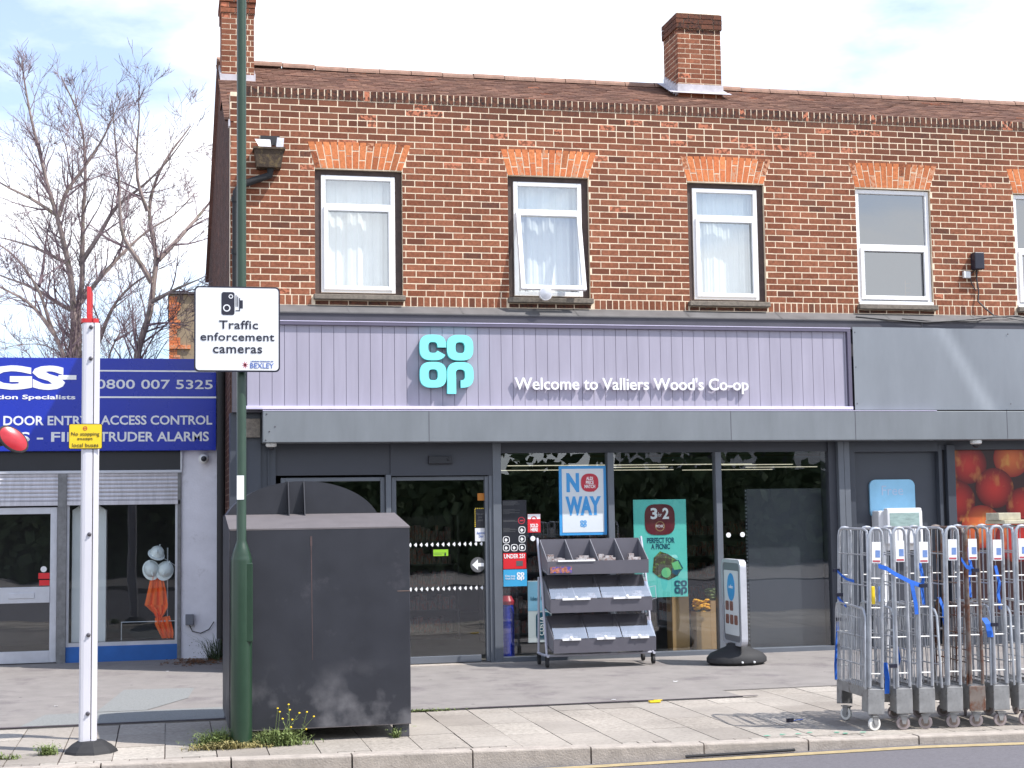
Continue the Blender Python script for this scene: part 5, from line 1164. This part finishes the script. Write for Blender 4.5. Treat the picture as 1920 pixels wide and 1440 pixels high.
# long black bar lying against the kerb
b = MB(); b.tube([(3.75, kerb_y(3.75)-.03, road_z(3.75)+.018), (4.2, kerb_y(4.2)-.035, road_z(4.2)+.018), (4.58, kerb_y(4.58)-.03, road_z(4.58)+.02)], .011, 8)
tag(b.build('black_strip', M['matblack']), 'long black plastic strip lying in the gutter against the kerb', 'strip')
b = MB(); b.box(4.26, 4.36, -4.08, -4.02, .004, .018); b.box(4.30, 4.385, -4.06, -4.03, .0185, .024); tag(b.build('sweet_wrapper', M['yellow'], bevel=.003), 'crumpled yellow wrapper at the edge of the tarmac', 'litter')
for i, (x, y, lab) in enumerate(((-1.0, -2.55, 'white paper scrap on the tarmac left of the bus stop pole'), (5.0, -2.6, 'white paper scrap on the tarmac in front of the pavement sign'), (4.0, -3.8, 'white paper scrap near the tarmac edge below the trolley'), (.0, .35, 'white paper scrap in the shade by the blue shop'))):
    b = MB(); P = [(x+ru(.5, 1)*.035*math.cos(a), y+ru(.5, 1)*.03*math.sin(a), .0125+ru(0, .006)) for a in (0, 1.2, 2.4, 3.7, 5)]; b.quad(P); tag(b.build('paper_scrap', M['letter']), lab, 'litter', 'paper scraps on the tarmac')

# ================================================================== BLUE SHOP
YB = 1.85
BS = thing('blue_shop', 'low flat roofed shop unit with white pier, roller shutters and blue riser', 'building', (-1.5, YB, 0))
b = MB(); b.box(.16, .60, YB, YB+.3, 0, 2.56); b.box(-9, .60, YB, YB+.3, 2.56, 3.62); b.box(.35, .60, YB+.3, 10, 0, 3.62); b.box(-9, .35, 9.8, 10, 0, 3.62); b.box(-9.2, -9, YB, 10, 0, 3.62); b.box(-9, .35, YB+.3, 9.8, 3.45, 3.62); b.build('wall', M['render'], BS)
b = MB(); b.box(-9, .35, YB+.31, 4.6, .0, .02); b.box(-9, .35, 4.6, 4.7, 0, 3.4); b.build('interior', M['dark'], BS)
b = MB(); b.box(-9, .155, YB-.02, YB+.1, 2.32, 2.56); b.build('black_fascia', M['black'], BS)
fr([(-9, .17, YB-.04, YB+.1, 2.285, 2.32), (.148, .175, YB-.04, YB+.1, 2.32, 2.56)], M['alum'], 'shutter_rail', BS)
for a, c in ((-1.195, .148), (-3.3, -1.30)):
    b = MB(); z = 1.95
    while z < 2.28:
        b.prism_x([(YB-.012, z), (YB-.024, z+.02), (YB-.012, z+.046), (YB+.01, z+.046), (YB+.01, z)], a, c); z += .049
    b.box(a, c, YB-.03, YB+.02, 1.90, 1.948); b.build('shutter', M['shutter'], BS)
fr([(-1.30, -1.195, YB-.04, YB+.06, 0, 2.285)], M['oldalum'], 'shutter_guide', BS); fr([(.117, .16, YB-.03, YB+.06, 0, 2.285)], M['oldalum'], 'shutter_guide', BS)
b = MB(); b.box(-1.195, .117, YB+.01, YB+.06, .195, .24); b.box(-1.195, -1.165, YB+.02, YB+.06, .24, 1.9); b.box(.09, .117, YB+.02, YB+.06, .24, 1.9); WN = b.build('window_frame', M['alum'], BS)
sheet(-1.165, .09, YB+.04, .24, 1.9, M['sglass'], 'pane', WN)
b = MB(); b.box(-1.195, .117, YB+.0, YB+.1, 0, .195); b.build('stall_riser', M['blueriser'], BS)
b = MB(); b.box(-1.385, -1.305, YB+.01, YB+.06, .02, 1.88); b.box(-2.4, -1.385, YB+.01, YB+.06, 1.80, 1.88); b.box(-2.4, -1.385, YB+.01, YB+.06, .02, .16); b.box(-2.4, -1.385, YB+.0, YB+.06, .735, .925); b.box(-2.45, -2.4, YB+.01, YB+.06, .02, 1.88); DB = b.build('door', M['alum'], BS, bevel=.004)
sheet(-2.4, -1.385, YB+.035, .16, .735, M['glass'], 'pane', DB); sheet(-2.4, -1.385, YB+.035, .925, 1.80, M['glass'], 'pane', DB)
b = MB(); b.box(-1.86, -1.56, YB-.012, YB-.001, .79, .86); b.build('letter_box', M['alum'], DB, bevel=.006)
b = MB(); b.prism(circ(-1.46, 1.135, .036, 18), YB+.028, YB+.033); b.build('round_sticker', M['print'], DB); b = MB(); b.box(-1.52, -1.39, YB+.028, YB+.033, 1.02, 1.09); b.box(-1.51, -1.39, YB+.028, YB+.033, .94, 1.005); b.build('red_sticker', M['stickred'], DB)
BG = thing('blue_sign', 'wide blue shop sign with white lettering and phone number', 'sign', (-3, YB-.15, 2.55))
b = MB(); b.box(-7, .578, YB-.14, YB-.003, 2.555, 3.685); b.build('board', M['blue'], BG, bevel=.004)
ys = YB-.141
b = MB(); b.box(-.93, .578, ys-.003, ys, 3.522, 3.54); b.box(-.93, .578, ys-.003, ys, 3.198, 3.218); b.build('white_rule', M['letter'], BG)
sm = M['signwhite']
text('0800 007 5325', -.855, .535, 3.31, 3.425, ys, sm, BG, bold=.012)
text('DOOR ENTRY', -1.93, -.94, 2.865, 2.98, ys, sm, BG, bold=.022); text('ACCESS CONTROL', -.80, .53, 2.87, 2.985, ys, sm, BG, bold=.022)
text('PATHS - FIRE', -2.38, -.92, 2.665, 2.785, ys, sm, BG, bold=.022); text('INTRUDER ALARMS', -.98, .49, 2.665, 2.785, ys, sm, BG, bold=.022)
text('PGS', -2.55, -1.22, 3.295, 3.59, ys, M['letter'], BG, bold=.05); b = MB(); b.box(-1.30, -1.09, ys-.0045, ys-.0035, 3.42, 3.475); b.build('dash', M['letter'], BG)
text('Installation Specialists', -2.42, -1.10, 3.165, 3.235, ys, M['letter'], BG, bold=.022)
t = thing('security_camera', 'white ball camera on the pier below the blue sign', 'camera', (.42, YB-.05, 2.46)); OFF[t.name] = Vector((.42, YB-.05, 2.46))
b = MB(); b.lathe([(.05, 0), (.05, -.02)], (.42, YB-.001, 2.47), 'y', 16); b.build('mount', M['cctv'], t, smooth=True)
b = MB()
for k in range(9): pass
b.lathe([(.001, .065), (.03, .057), (.05, .04), (.062, .01), (.062, -.015), (.05, -.042), (.036, -.054)], (.43, YB-.075, 2.45), 'y', 18); b.build('ball', M['cctv'], t, smooth=True)
b = MB(); b.lathe([(.035, -.0545), (.02, -.06), (0, -.062)], (.43, YB-.075, 2.45), 'y', 14); b.build('lens', M['black'], t, smooth=True)
b = MB(); b.box(.215, .315, YB-.07, YB-.001, .42, .55); t = tag(b.build('meter_box', M['greybox'], bevel=.006), 'small grey box low on the white pier', 'box')
b = MB(); b.tube([(.265, YB-.03, .42), (.30, YB-.03, .34), (.40, YB-.03, .315), (.5, YB-.03, .36), (.56, YB-.03, .45)], .006, 6); b.build('cable', M['cable'], t, smooth=True)
b = MB(); b.tube([(.62, YB-.06, 3.3), (.62, YB-.06, .02)], .03, 10); tag(b.build('drainpipe', M['greybox'], smooth=True), 'narrow grey drainpipe at the right edge of the blue shop', 'drainpipe')
# contents of the window
LK = thing('tall_locker', 'pale tall cabinet with chamfered top standing inside the blue shop window', 'cabinet', (-.93, YB+.2, .02))
b = MB(); b.prism([(-1.14, .235), (-.735, .235), (-.735, 1.84), (-.83, 1.90), (-1.05, 1.90), (-1.14, 1.84)], YB+.14, YB+.45); b.build('body', M['kiosk'], LK, bevel=.006)
b = MB(); b.box(-.99, -.97, YB+.132, YB+.139, .26, 1.84); b.build('door_edge', M['greybox'], LK)
hy = YB+.28
ST = thing('coat_stand', 'thin metal stand inside the blue shop window holding helmets and orange workwear', 'stand', (.0, hy, .2))
b = MB(); b.tube([(.0, hy, .24), (.0, hy, 1.36)], .008, 8); b.tube([(-.15, hy, 1.3), (.12, hy, 1.12)], .006, 6); b.tube([(-.55, hy-.06, .46), (.09, hy-.06, .46)], .006, 6); b.tube([(-.55, hy-.06, .46), (-.55, hy-.06, .24)], .006, 6); b.build('pole', M['alum'], ST, smooth=True)
b = MB(); b.box(-1.1, .1, hy-.12, hy+.3, .2, .235); b.build('window_shelf', M['shopdark'], BS)
def helmet(x, z, rot, tilt, lab):
    t = thing('hard_hat', lab, 'helmet', (x, hy-.05, z), 'white hard hats hung in the window'); t.rotation_euler = (tilt, rot, 0); OFF[t.name] = Vector()
    b = MB(); b.lathe([(.088, 0), (.086, .03), (.075, .065), (.05, .09), (.02, .1), (0, .101)], (0, 0, 0), 'z', 22, 1, 1.15); b.build('shell', M['helmet'], t, smooth=True)
    b = MB(); b.prism([(x_, z_) for x_, z_ in circ(0, 0, .1, 22)], -.002, .004) if False else b.lathe([(.086, -.002), (.106, -.004), (.106, .003), (.086, .006)], (0, -.012, 0), 'z', 22, 1, 1.22); b.build('brim', M['helmet'], t)
    b = MB(); b.box(-.008, .008, -.1, .1, .083, .092); b.build('crest', M['helmet'], t)
helmet(-.135, 1.285, .35, .5, 'topmost white hard hat tilted to the right in the shop window'); helmet(-.20, 1.10, -.25, 1.35, 'left lower white hard hat above the orange jacket'); helmet(-.03, 1.085, .45, 1.2, 'right lower white hard hat with a blue badge')
def cloth(pts_l, pts_r, y, name, lab, n=10):
    t = MB(); m_ = len(pts_l)
    G_ = [[(l[0]+(r[0]-l[0])*k/n, y+.025*math.sin(k*2.1+i)+.012*math.sin(k*5+i*2), l[1]+(r[1]-l[1])*k/n) for k in range(n+1)] for i, (l, r) in enumerate(zip(pts_l, pts_r))]
    for i in range(m_-1):
        for k in range(n): t.quad([G_[i][k], G_[i][k+1], G_[i+1][k+1], G_[i+1][k]]); t.quad([(p[0], p[1]+.035, p[2]) for p in (G_[i][k], G_[i+1][k], G_[i+1][k+1], G_[i][k+1])])
    o = t.build(name, M['orange'], smooth=True, recalc=False); tag(o, lab, 'workwear'); return o
cloth([(-.20, 1.03), (-.235, .85), (-.275, .66), (-.24, .63), (-.165, .56), (-.12, .47)], [(-.06, 1.02), (-.02, .85), (.005, .66), (.0, .62), (-.03, .55), (-.09, .465)], hy-.06, 'orange_jacket', 'orange high visibility jacket hanging below the white hard hats')
cloth([(-.15, .50), (-.15, .42), (-.10, .32), (-.065, .25)], [(.03, .52), (.05, .44), (.075, .32), (.07, .25)], hy-.07, 'orange_gloves', 'bunched orange workwear at the foot of the metal stand')

# house glimpsed beyond
HS = thing('far_house', 'tan rendered wall with brick corner glimpsed behind the bare trees', 'house', (1.0, 22, 0))
b = MB(); b.box(.03, 6, 22, 28, 0, 7.4); b.build('wall', M['tan'], HS)
b = MB(); FFq = lambda u, p, z: (u, 21.985-p, z); z = 0; row = 0
while z < 7.35: bricks(b, FFq, [(.01, .29 if (row//3) % 2 else .21)], z, .075, phase=.01+.1125*(row % 2), spall=.2, soot=.1); z += .075; row += 1
b.box(.01, .55, 21.93, 21.99, 6.0, 6.1, (.6, .1, 1)); b.build('brick_quoin', M['arch'], HS, recalc=False)
b = MB(); b.box(-.02, 6.1, 21.9, 28.1, 7.41, 7.46); b.build('roof', M['leadgrey'], HS)

# ================================================================== BARE TREES
TL_T1 = [
    (0.105, [(-1.63,9.00,4.42), (-1.52,8.96,4.88), (-1.58,8.93,5.73), (-1.70,8.89,6.19), (-1.83,8.85,6.81), (-2.02,8.81,7.42), (-2.17,8.78,8.03), (-2.32,8.74,8.72), (-2.42,8.70,9.38)]),
    (0.050, [(-1.83,8.90,6.82), (-1.70,9.04,7.28), (-1.41,9.18,7.72), (-1.15,9.32,8.21), (-0.97,9.46,8.66), (-0.78,9.60,9.19)]),
    (0.100, [(-1.49,9.10,4.43), (-1.48,9.13,5.30), (-1.43,9.16,6.09), (-1.42,9.19,6.89), (-1.39,9.21,7.49), (-1.41,9.24,8.18), (-1.57,9.27,8.78), (-1.83,9.30,9.34)]),
    (0.055, [(-1.45,9.15,6.09), (-1.16,8.97,6.50), (-0.90,8.80,6.98), (-0.52,8.62,7.24), (-0.14,8.45,7.56), (0.20,8.28,8.01), (0.35,8.10,8.20)]),
    (0.080, [(-1.68,8.90,4.41), (-1.87,8.68,4.88), (-2.08,8.46,5.50), (-2.39,8.24,5.99), (-2.65,8.02,6.14), (-2.95,7.80,6.35)]),
    (0.035, [(-2.08,8.50,5.53), (-2.02,8.73,6.08), (-2.00,8.97,6.63), (-1.89,9.20,7.11)]),
    (0.050, [(-1.84,8.70,4.81), (-2.24,8.30,5.29), (-2.63,7.90,5.45), (-2.94,7.50,5.56)]),
    (0.050, [(-1.56,9.00,5.20), (-2.11,9.25,5.58), (-2.58,9.50,5.80), (-2.83,9.75,5.92), (-3.24,10.00,6.19)]),
    (0.055, [(-1.48,9.10,5.37), (-1.20,9.23,5.75), (-0.83,9.37,6.22), (-0.68,9.50,6.44), (-0.38,9.63,6.76), (0.09,9.77,7.04), (0.45,9.90,7.50)]),
    (0.045, [(-1.65,9.00,6.02), (-2.11,9.27,6.29), (-2.59,9.53,6.48), (-2.99,9.80,6.60)]),
    (0.045, [(-1.85,8.90,6.82), (-2.25,8.60,7.06), (-2.70,8.30,7.21), (-3.09,8.00,7.51)]),
    (0.040, [(-1.70,9.00,4.46), (-1.98,8.73,4.66), (-2.32,8.47,4.63), (-2.65,8.20,4.48)]),
]
TL_T2 = [
    (0.110, [(-0.53,8.40,4.39), (-0.35,8.43,4.99), (-0.28,8.47,5.30), (-0.26,8.50,5.70), (-0.17,8.53,6.05), (-0.28,8.57,6.41), (-0.36,8.60,6.88), (-0.22,8.63,7.44), (0.01,8.67,7.94), (0.35,8.70,8.40)]),
    (0.055, [(-0.28,8.40,5.64), (-0.50,8.28,6.04), (-0.76,8.17,6.32), (-0.80,8.05,6.68), (-0.82,7.93,7.42), (-0.87,7.82,7.97), (-0.91,7.70,8.51)]),
    (0.060, [(-0.17,8.50,6.05), (0.17,8.70,6.44), (0.48,8.90,6.85), (0.75,9.10,7.26), (1.00,9.30,7.80)]),
    (0.050, [(-0.28,8.40,5.29), (0.02,8.07,5.44), (0.31,7.73,5.51), (0.60,7.40,5.62)]),
    (0.030, [(-0.35,8.40,4.91), (-0.05,8.10,4.95), (0.35,7.80,4.84)]),
    (0.045, [(-0.36,8.50,6.86), (-0.55,8.38,7.38), (-0.51,8.25,7.97), (-0.48,8.12,8.53), (-0.51,8.00,8.80)]),
]
TL_T3 = [
    (0.050, [(-1.05,10.00,4.55), (-0.85,10.25,5.05), (-0.46,10.50,5.37)]),
    (0.050, [(-1.19,10.00,4.81), (-1.00,9.90,5.37), (-0.69,9.80,5.76), (-0.37,9.70,6.00), (0.10,9.60,6.20)]),
    (0.035, [(-0.92,10.00,4.83), (-0.69,10.15,5.00), (-0.57,10.30,5.10)]),
]

class Tree:
    def __init__(s, seed): s.r = random.Random(seed); s.big = MB(); s.small = MB(); s.n = 0
    def put(s, pts, rads):
        m_ = max(rads); (s.big if m_ > .03 else s.small).tube(pts, rads, 8 if m_ > .05 else (5 if m_ > .014 else 3), caps=False); s.n += 1
    def twig(s, p, d, length, rad, level):
        r = s.r; n = max(3, int(length/.13)); pts = [p.copy()]; rads = [rad]; d = d.normalized(); dirs = [d.copy()]
        for i in range(n):
            d = (d+Vector((r.gauss(0, .10), r.gauss(0, .10), r.gauss(.05, .07)))).normalized(); p = p+d*(length/n); pts.append(p.copy()); dirs.append(d.copy()); rads.append(max(.003, rad*(1-.7*(i+1)/n)))
        s.put(pts, rads)
        if level <= 0: return
        for j in range(r.randint(3, 5)):
            i = r.randint(max(1, n//4), n); bd = dirs[i]; ax = Matrix.Rotation(r.uniform(0, 6.28), 3, bd) @ bd.orthogonal().normalized()
            nd = Matrix.Rotation(r.uniform(.35, .8), 3, ax) @ bd; nd.z += .10
            s.twig(pts[i], nd, length*r.uniform(.45, .75), max(.0036, rads[i]*.62), level-1)
    def limb(s, rad, raw):
        r = s.r; P = [Vector(p) for p in raw]; pts = []
        for a, c in zip(P[:-1], P[1:]):
            k = max(2, int((c-a).length/.16))
            for i in range(k): pts.append(a.lerp(c, i/k)+Vector((r.gauss(0, .012), r.gauss(0, .02), r.gauss(0, .012))))
        pts.append(P[-1]); n = len(pts)
        for _ in range(2): pts = [pts[0]]+[(pts[i-1]+pts[i]*2+pts[i+1])/4 for i in range(1, n-1)]+[pts[-1]]
        rads = [max(.006, rad*.85*(1-.88*(i/(n-1))**.9)) for i in range(n)]; s.put(pts, rads)
        total = sum((pts[i+1]-pts[i]).length for i in range(n-1)); cnt = int(total*5.0)
        for j in range(cnt):
            t = r.uniform(.16, 1.0); i = min(n-1, max(1, int(t*(n-1)))); bd = (pts[i]-pts[i-1]).normalized()
            ax = Matrix.Rotation(r.uniform(0, 6.28), 3, bd) @ bd.orthogonal().normalized(); nd = Matrix.Rotation(r.uniform(.45, 1.0), 3, ax) @ bd; nd.z += .12
            s.twig(pts[i], nd, r.uniform(.55, 1.3)*(1.0-.5*t), max(.005, min(.018, rads[i]*.5)), 3 if r.random() < .18 else 2)
def tree(x, y, seed, lab, limbs, base_r):
    t = thing('bare_tree', lab, 'tree', (x, y, 0), 'bare trees behind the blue shop'); T = Tree(seed)
    for rad, pts in limbs:
        if pts[0][2] < 4.7: pts = [(x+(pts[0][0]-x)*.35, y, 2.2)]+pts
        T.limb(rad, pts)
    T.big.tube([(x, y, 0), (x+.03, y, 1.2), (x, y, 2.35)], [base_r*1.3, base_r*1.05, base_r], 12)
    T.big.build('trunk', M['bark'], t, smooth=True, recalc=False); T.small.build('crown', M['twig'], t, recalc=False)
    return T.n
nb = tree(-1.55, 9.0, 3, 'largest bare tree with several stems rising behind the middle of the blue sign', TL_T1, .20)
nb += tree(-.55, 8.4, 11, 'bare tree with a leaning mossy trunk nearest the brick building', TL_T2, .16)
nb += tree(-.95, 10.0, 23, 'thin stemmed bare sapling between the two larger trees', TL_T3, .08)
print('branches', nb)

# ================================================================== WEEDS
def weed(name, lab, x, y, rx, ry, n, h, m, flowers=0, m2=None, group='weeds growing from the pavement joints'):
    t = thing(name, lab, 'weed', (x, y, 0), group); b = MB(); st = MB(); fl = MB()
    for k in range(n):
        px, py = x+random.gauss(0, rx*.5), y+random.gauss(0, ry*.5); edge = math.exp(-((px-x)/rx)**2); hh = h*ru(.15, .8)*(.35+.65*edge); a = ru(0, 6.28); lean = ru(.3, 1.5)*hh; wv = ru(.0018, .0045)
        dx, dy = math.cos(a), math.sin(a); q = (-dy*wv, dx*wv)
        P0 = (px, py, .0); P1 = (px+dx*lean*.35, py+dy*lean*.35, hh*.7); P2 = (px+dx*lean, py+dy*lean, hh*ru(.75, 1.1))
        b.quad([(P0[0]-q[0], P0[1]-q[1], 0), (P0[0]+q[0], P0[1]+q[1], 0), (P1[0]+q[0], P1[1]+q[1], P1[2]), (P1[0]-q[0], P1[1]-q[1], P1[2])]); b.quad([(P1[0]-q[0], P1[1]-q[1], P1[2]), (P1[0]+q[0], P1[1]+q[1], P1[2]), P2])
        for e in range(3):
            if rnd() < .75:
                a2 = ru(0, 6.28); s_ = ru(.006, .016); u = ru(.1, 1.0); c = Vector((P0[0]+(P2[0]-P0[0])*u, P0[1]+(P2[1]-P0[1])*u, hh*u*.8+.005))
                d2 = Vector((math.cos(a2), math.sin(a2), ru(-.2, .9))).normalized(); n2 = d2.cross(Vector((ru(-.4, .4), ru(-.4, .4), 1))).normalized()
                b.quad([c, c+d2*s_+n2*s_*.45, c+d2*s_*2, c+d2*s_-n2*s_*.45])
    b.build('foliage', m, t, recalc=False)
    if flowers:
        for k in range(flowers):
            px, py = x+random.gauss(.02, rx*.5), y+random.gauss(-.02, ry*.4); hh = h*ru(.5, 1.75); tx, ty = px+ru(-.06, .16), py+ru(-.05, .05)
            st.tube([(px, py, 0), ((px*1.2+tx*.8)/2, (py+ty)/2, hh*.5), (tx, ty, hh)], .0018, 4, False); fl = MB(); fl.lathe([(.002, -.006), (.009, 0), (.007, .005), (0, .008)], (tx, ty, hh), 'z', 8); fl.build('yellow_flower', M['yellow'], t)
            for e in range(5):
                u = ru(.2, .9); c = Vector((px+(tx-px)*u, py+(ty-py)*u, hh*u)); a2 = ru(0, 6.28); d2 = Vector((math.cos(a2), math.sin(a2), .5)); n2 = d2.cross(Vector((0, 0, 1))).normalized(); s_ = ru(.008, .016)
                st.quad([c, c+d2*s_+n2*s_*.35, c+d2*s_*2, c+d2*s_-n2*s_*.35])
        st.build('stalks', M['leaf'], t, recalc=False)
weed('weed_clump', 'green weed clump with small yellow flowers at the foot of the container', .82, -5.52, .19, .09, 700, .17, M['leaf'], 11)
weed('weed_clump', 'straw tinged grass tuft at the left foot of the green lamp post', .38, -5.46, .17, .10, 600, .19, M['leaf'])
weed('weed_clump', 'dry grass around the base of the green lamp post', .46, -5.60, .26, .06, 420, .09, M['drygrass'])
weed('weed_clump', 'small grass tuft beside the black foot of the bus stop pole', -.86, -5.47, .07, .05, 120, .13, M['leaf'])
weed('weed_clump', 'tiny leafy weed under the right corner of the container', 1.74, -5.44, .03, .02, 40, .14, M['leaf'])
weed('weed_clump', 'low weeds in a slab joint left of the bus stop pole', -1.15, -5.6, .12, .04, 70, .06, M['leaf'])
weed('weed_clump', 'scraggy ivy at the corner between the blue shop and brick building', .55, 1.55, .10, .10, 120, .5, M['ivy'])
weed('weed_clump', 'thin weeds along the tarmac seam right of the container', 2.2, -3.98, .25, .01, 90, .03, M['leaf'])
b = MB()
for k in range(260):
    x, y = random.gauss(.33, .17), random.gauss(1.28, .2); s_ = ru(.012, .03); a = ru(0, 6.28); z = .013+ru(0, .03)
    b.quad([(x+s_*math.cos(a+q), y+s_*math.sin(a+q)*.8, z+ru(-.008, .008)) for q in (0, 1.3, 3.1, 4.6)])
tag(b.build('leaf_litter', M['deadleaf'], recalc=False), 'heap of dead brown leaves at the foot of the white pier', 'dead leaves')['kind'] = 'stuff'

# ================================================================== ACROSS THE ROAD (seen only in the glass)
HG = thing('hedge', 'tall dark green hedge across the road reflected in the shop glass', 'hedge', (5, -27, -.02))
b = MB(); rg = random.Random(5)
for k in range(9000):
    x, z = rg.uniform(-16, 30), rg.uniform(0, 3.4+1.2*math.sin(k)); y = -27+rg.uniform(-.8, .8); s_ = rg.uniform(.10, .26); a = rg.uniform(0, 6.28); ti = rg.uniform(-1, 1)
    u = Vector((math.cos(a), ti*.6, math.sin(a)))*s_; v = Vector((-math.sin(a), rg.uniform(-.6, .6), math.cos(a)))*s_
    c = Vector((x, y, z)); b.quad([c-u, c-v*.6, c+u, c+v*.6])
b.build('foliage', M['hedge'], HG, recalc=False); b = MB(); b.box(-16, 30, -28.2, -27.6, 0, 3.0); b.build('core', M['hedge'], HG)
HW = thing('white_house', 'white rendered house with dark windows across the road, mirrored in the right shop window', 'house', (24, -40, 0))
b = MB(); b.box(19, 29, -46, -40, -.02, 5.6); b.build('wall', mat('house_render', (.7, .69, .67), .9), HW)
b = MB(); b.prism_x([(-46.5, 5.6), (-39.5, 5.6), (-43, 8.0)], 18.6, 29.4); b.build('roof', M['tile'], HW)
for xx in (20.2, 23.2, 26.4):
    b = MB(); b.box(xx, xx+1.3, -40.0, -39.95, 3.4, 4.7); fq = b.build('window', M['white'], HW); b = MB(); b.box(xx+.08, xx+1.22, -39.95, -39.94, 3.48, 4.62); b.build('pane', M['black'], fq)
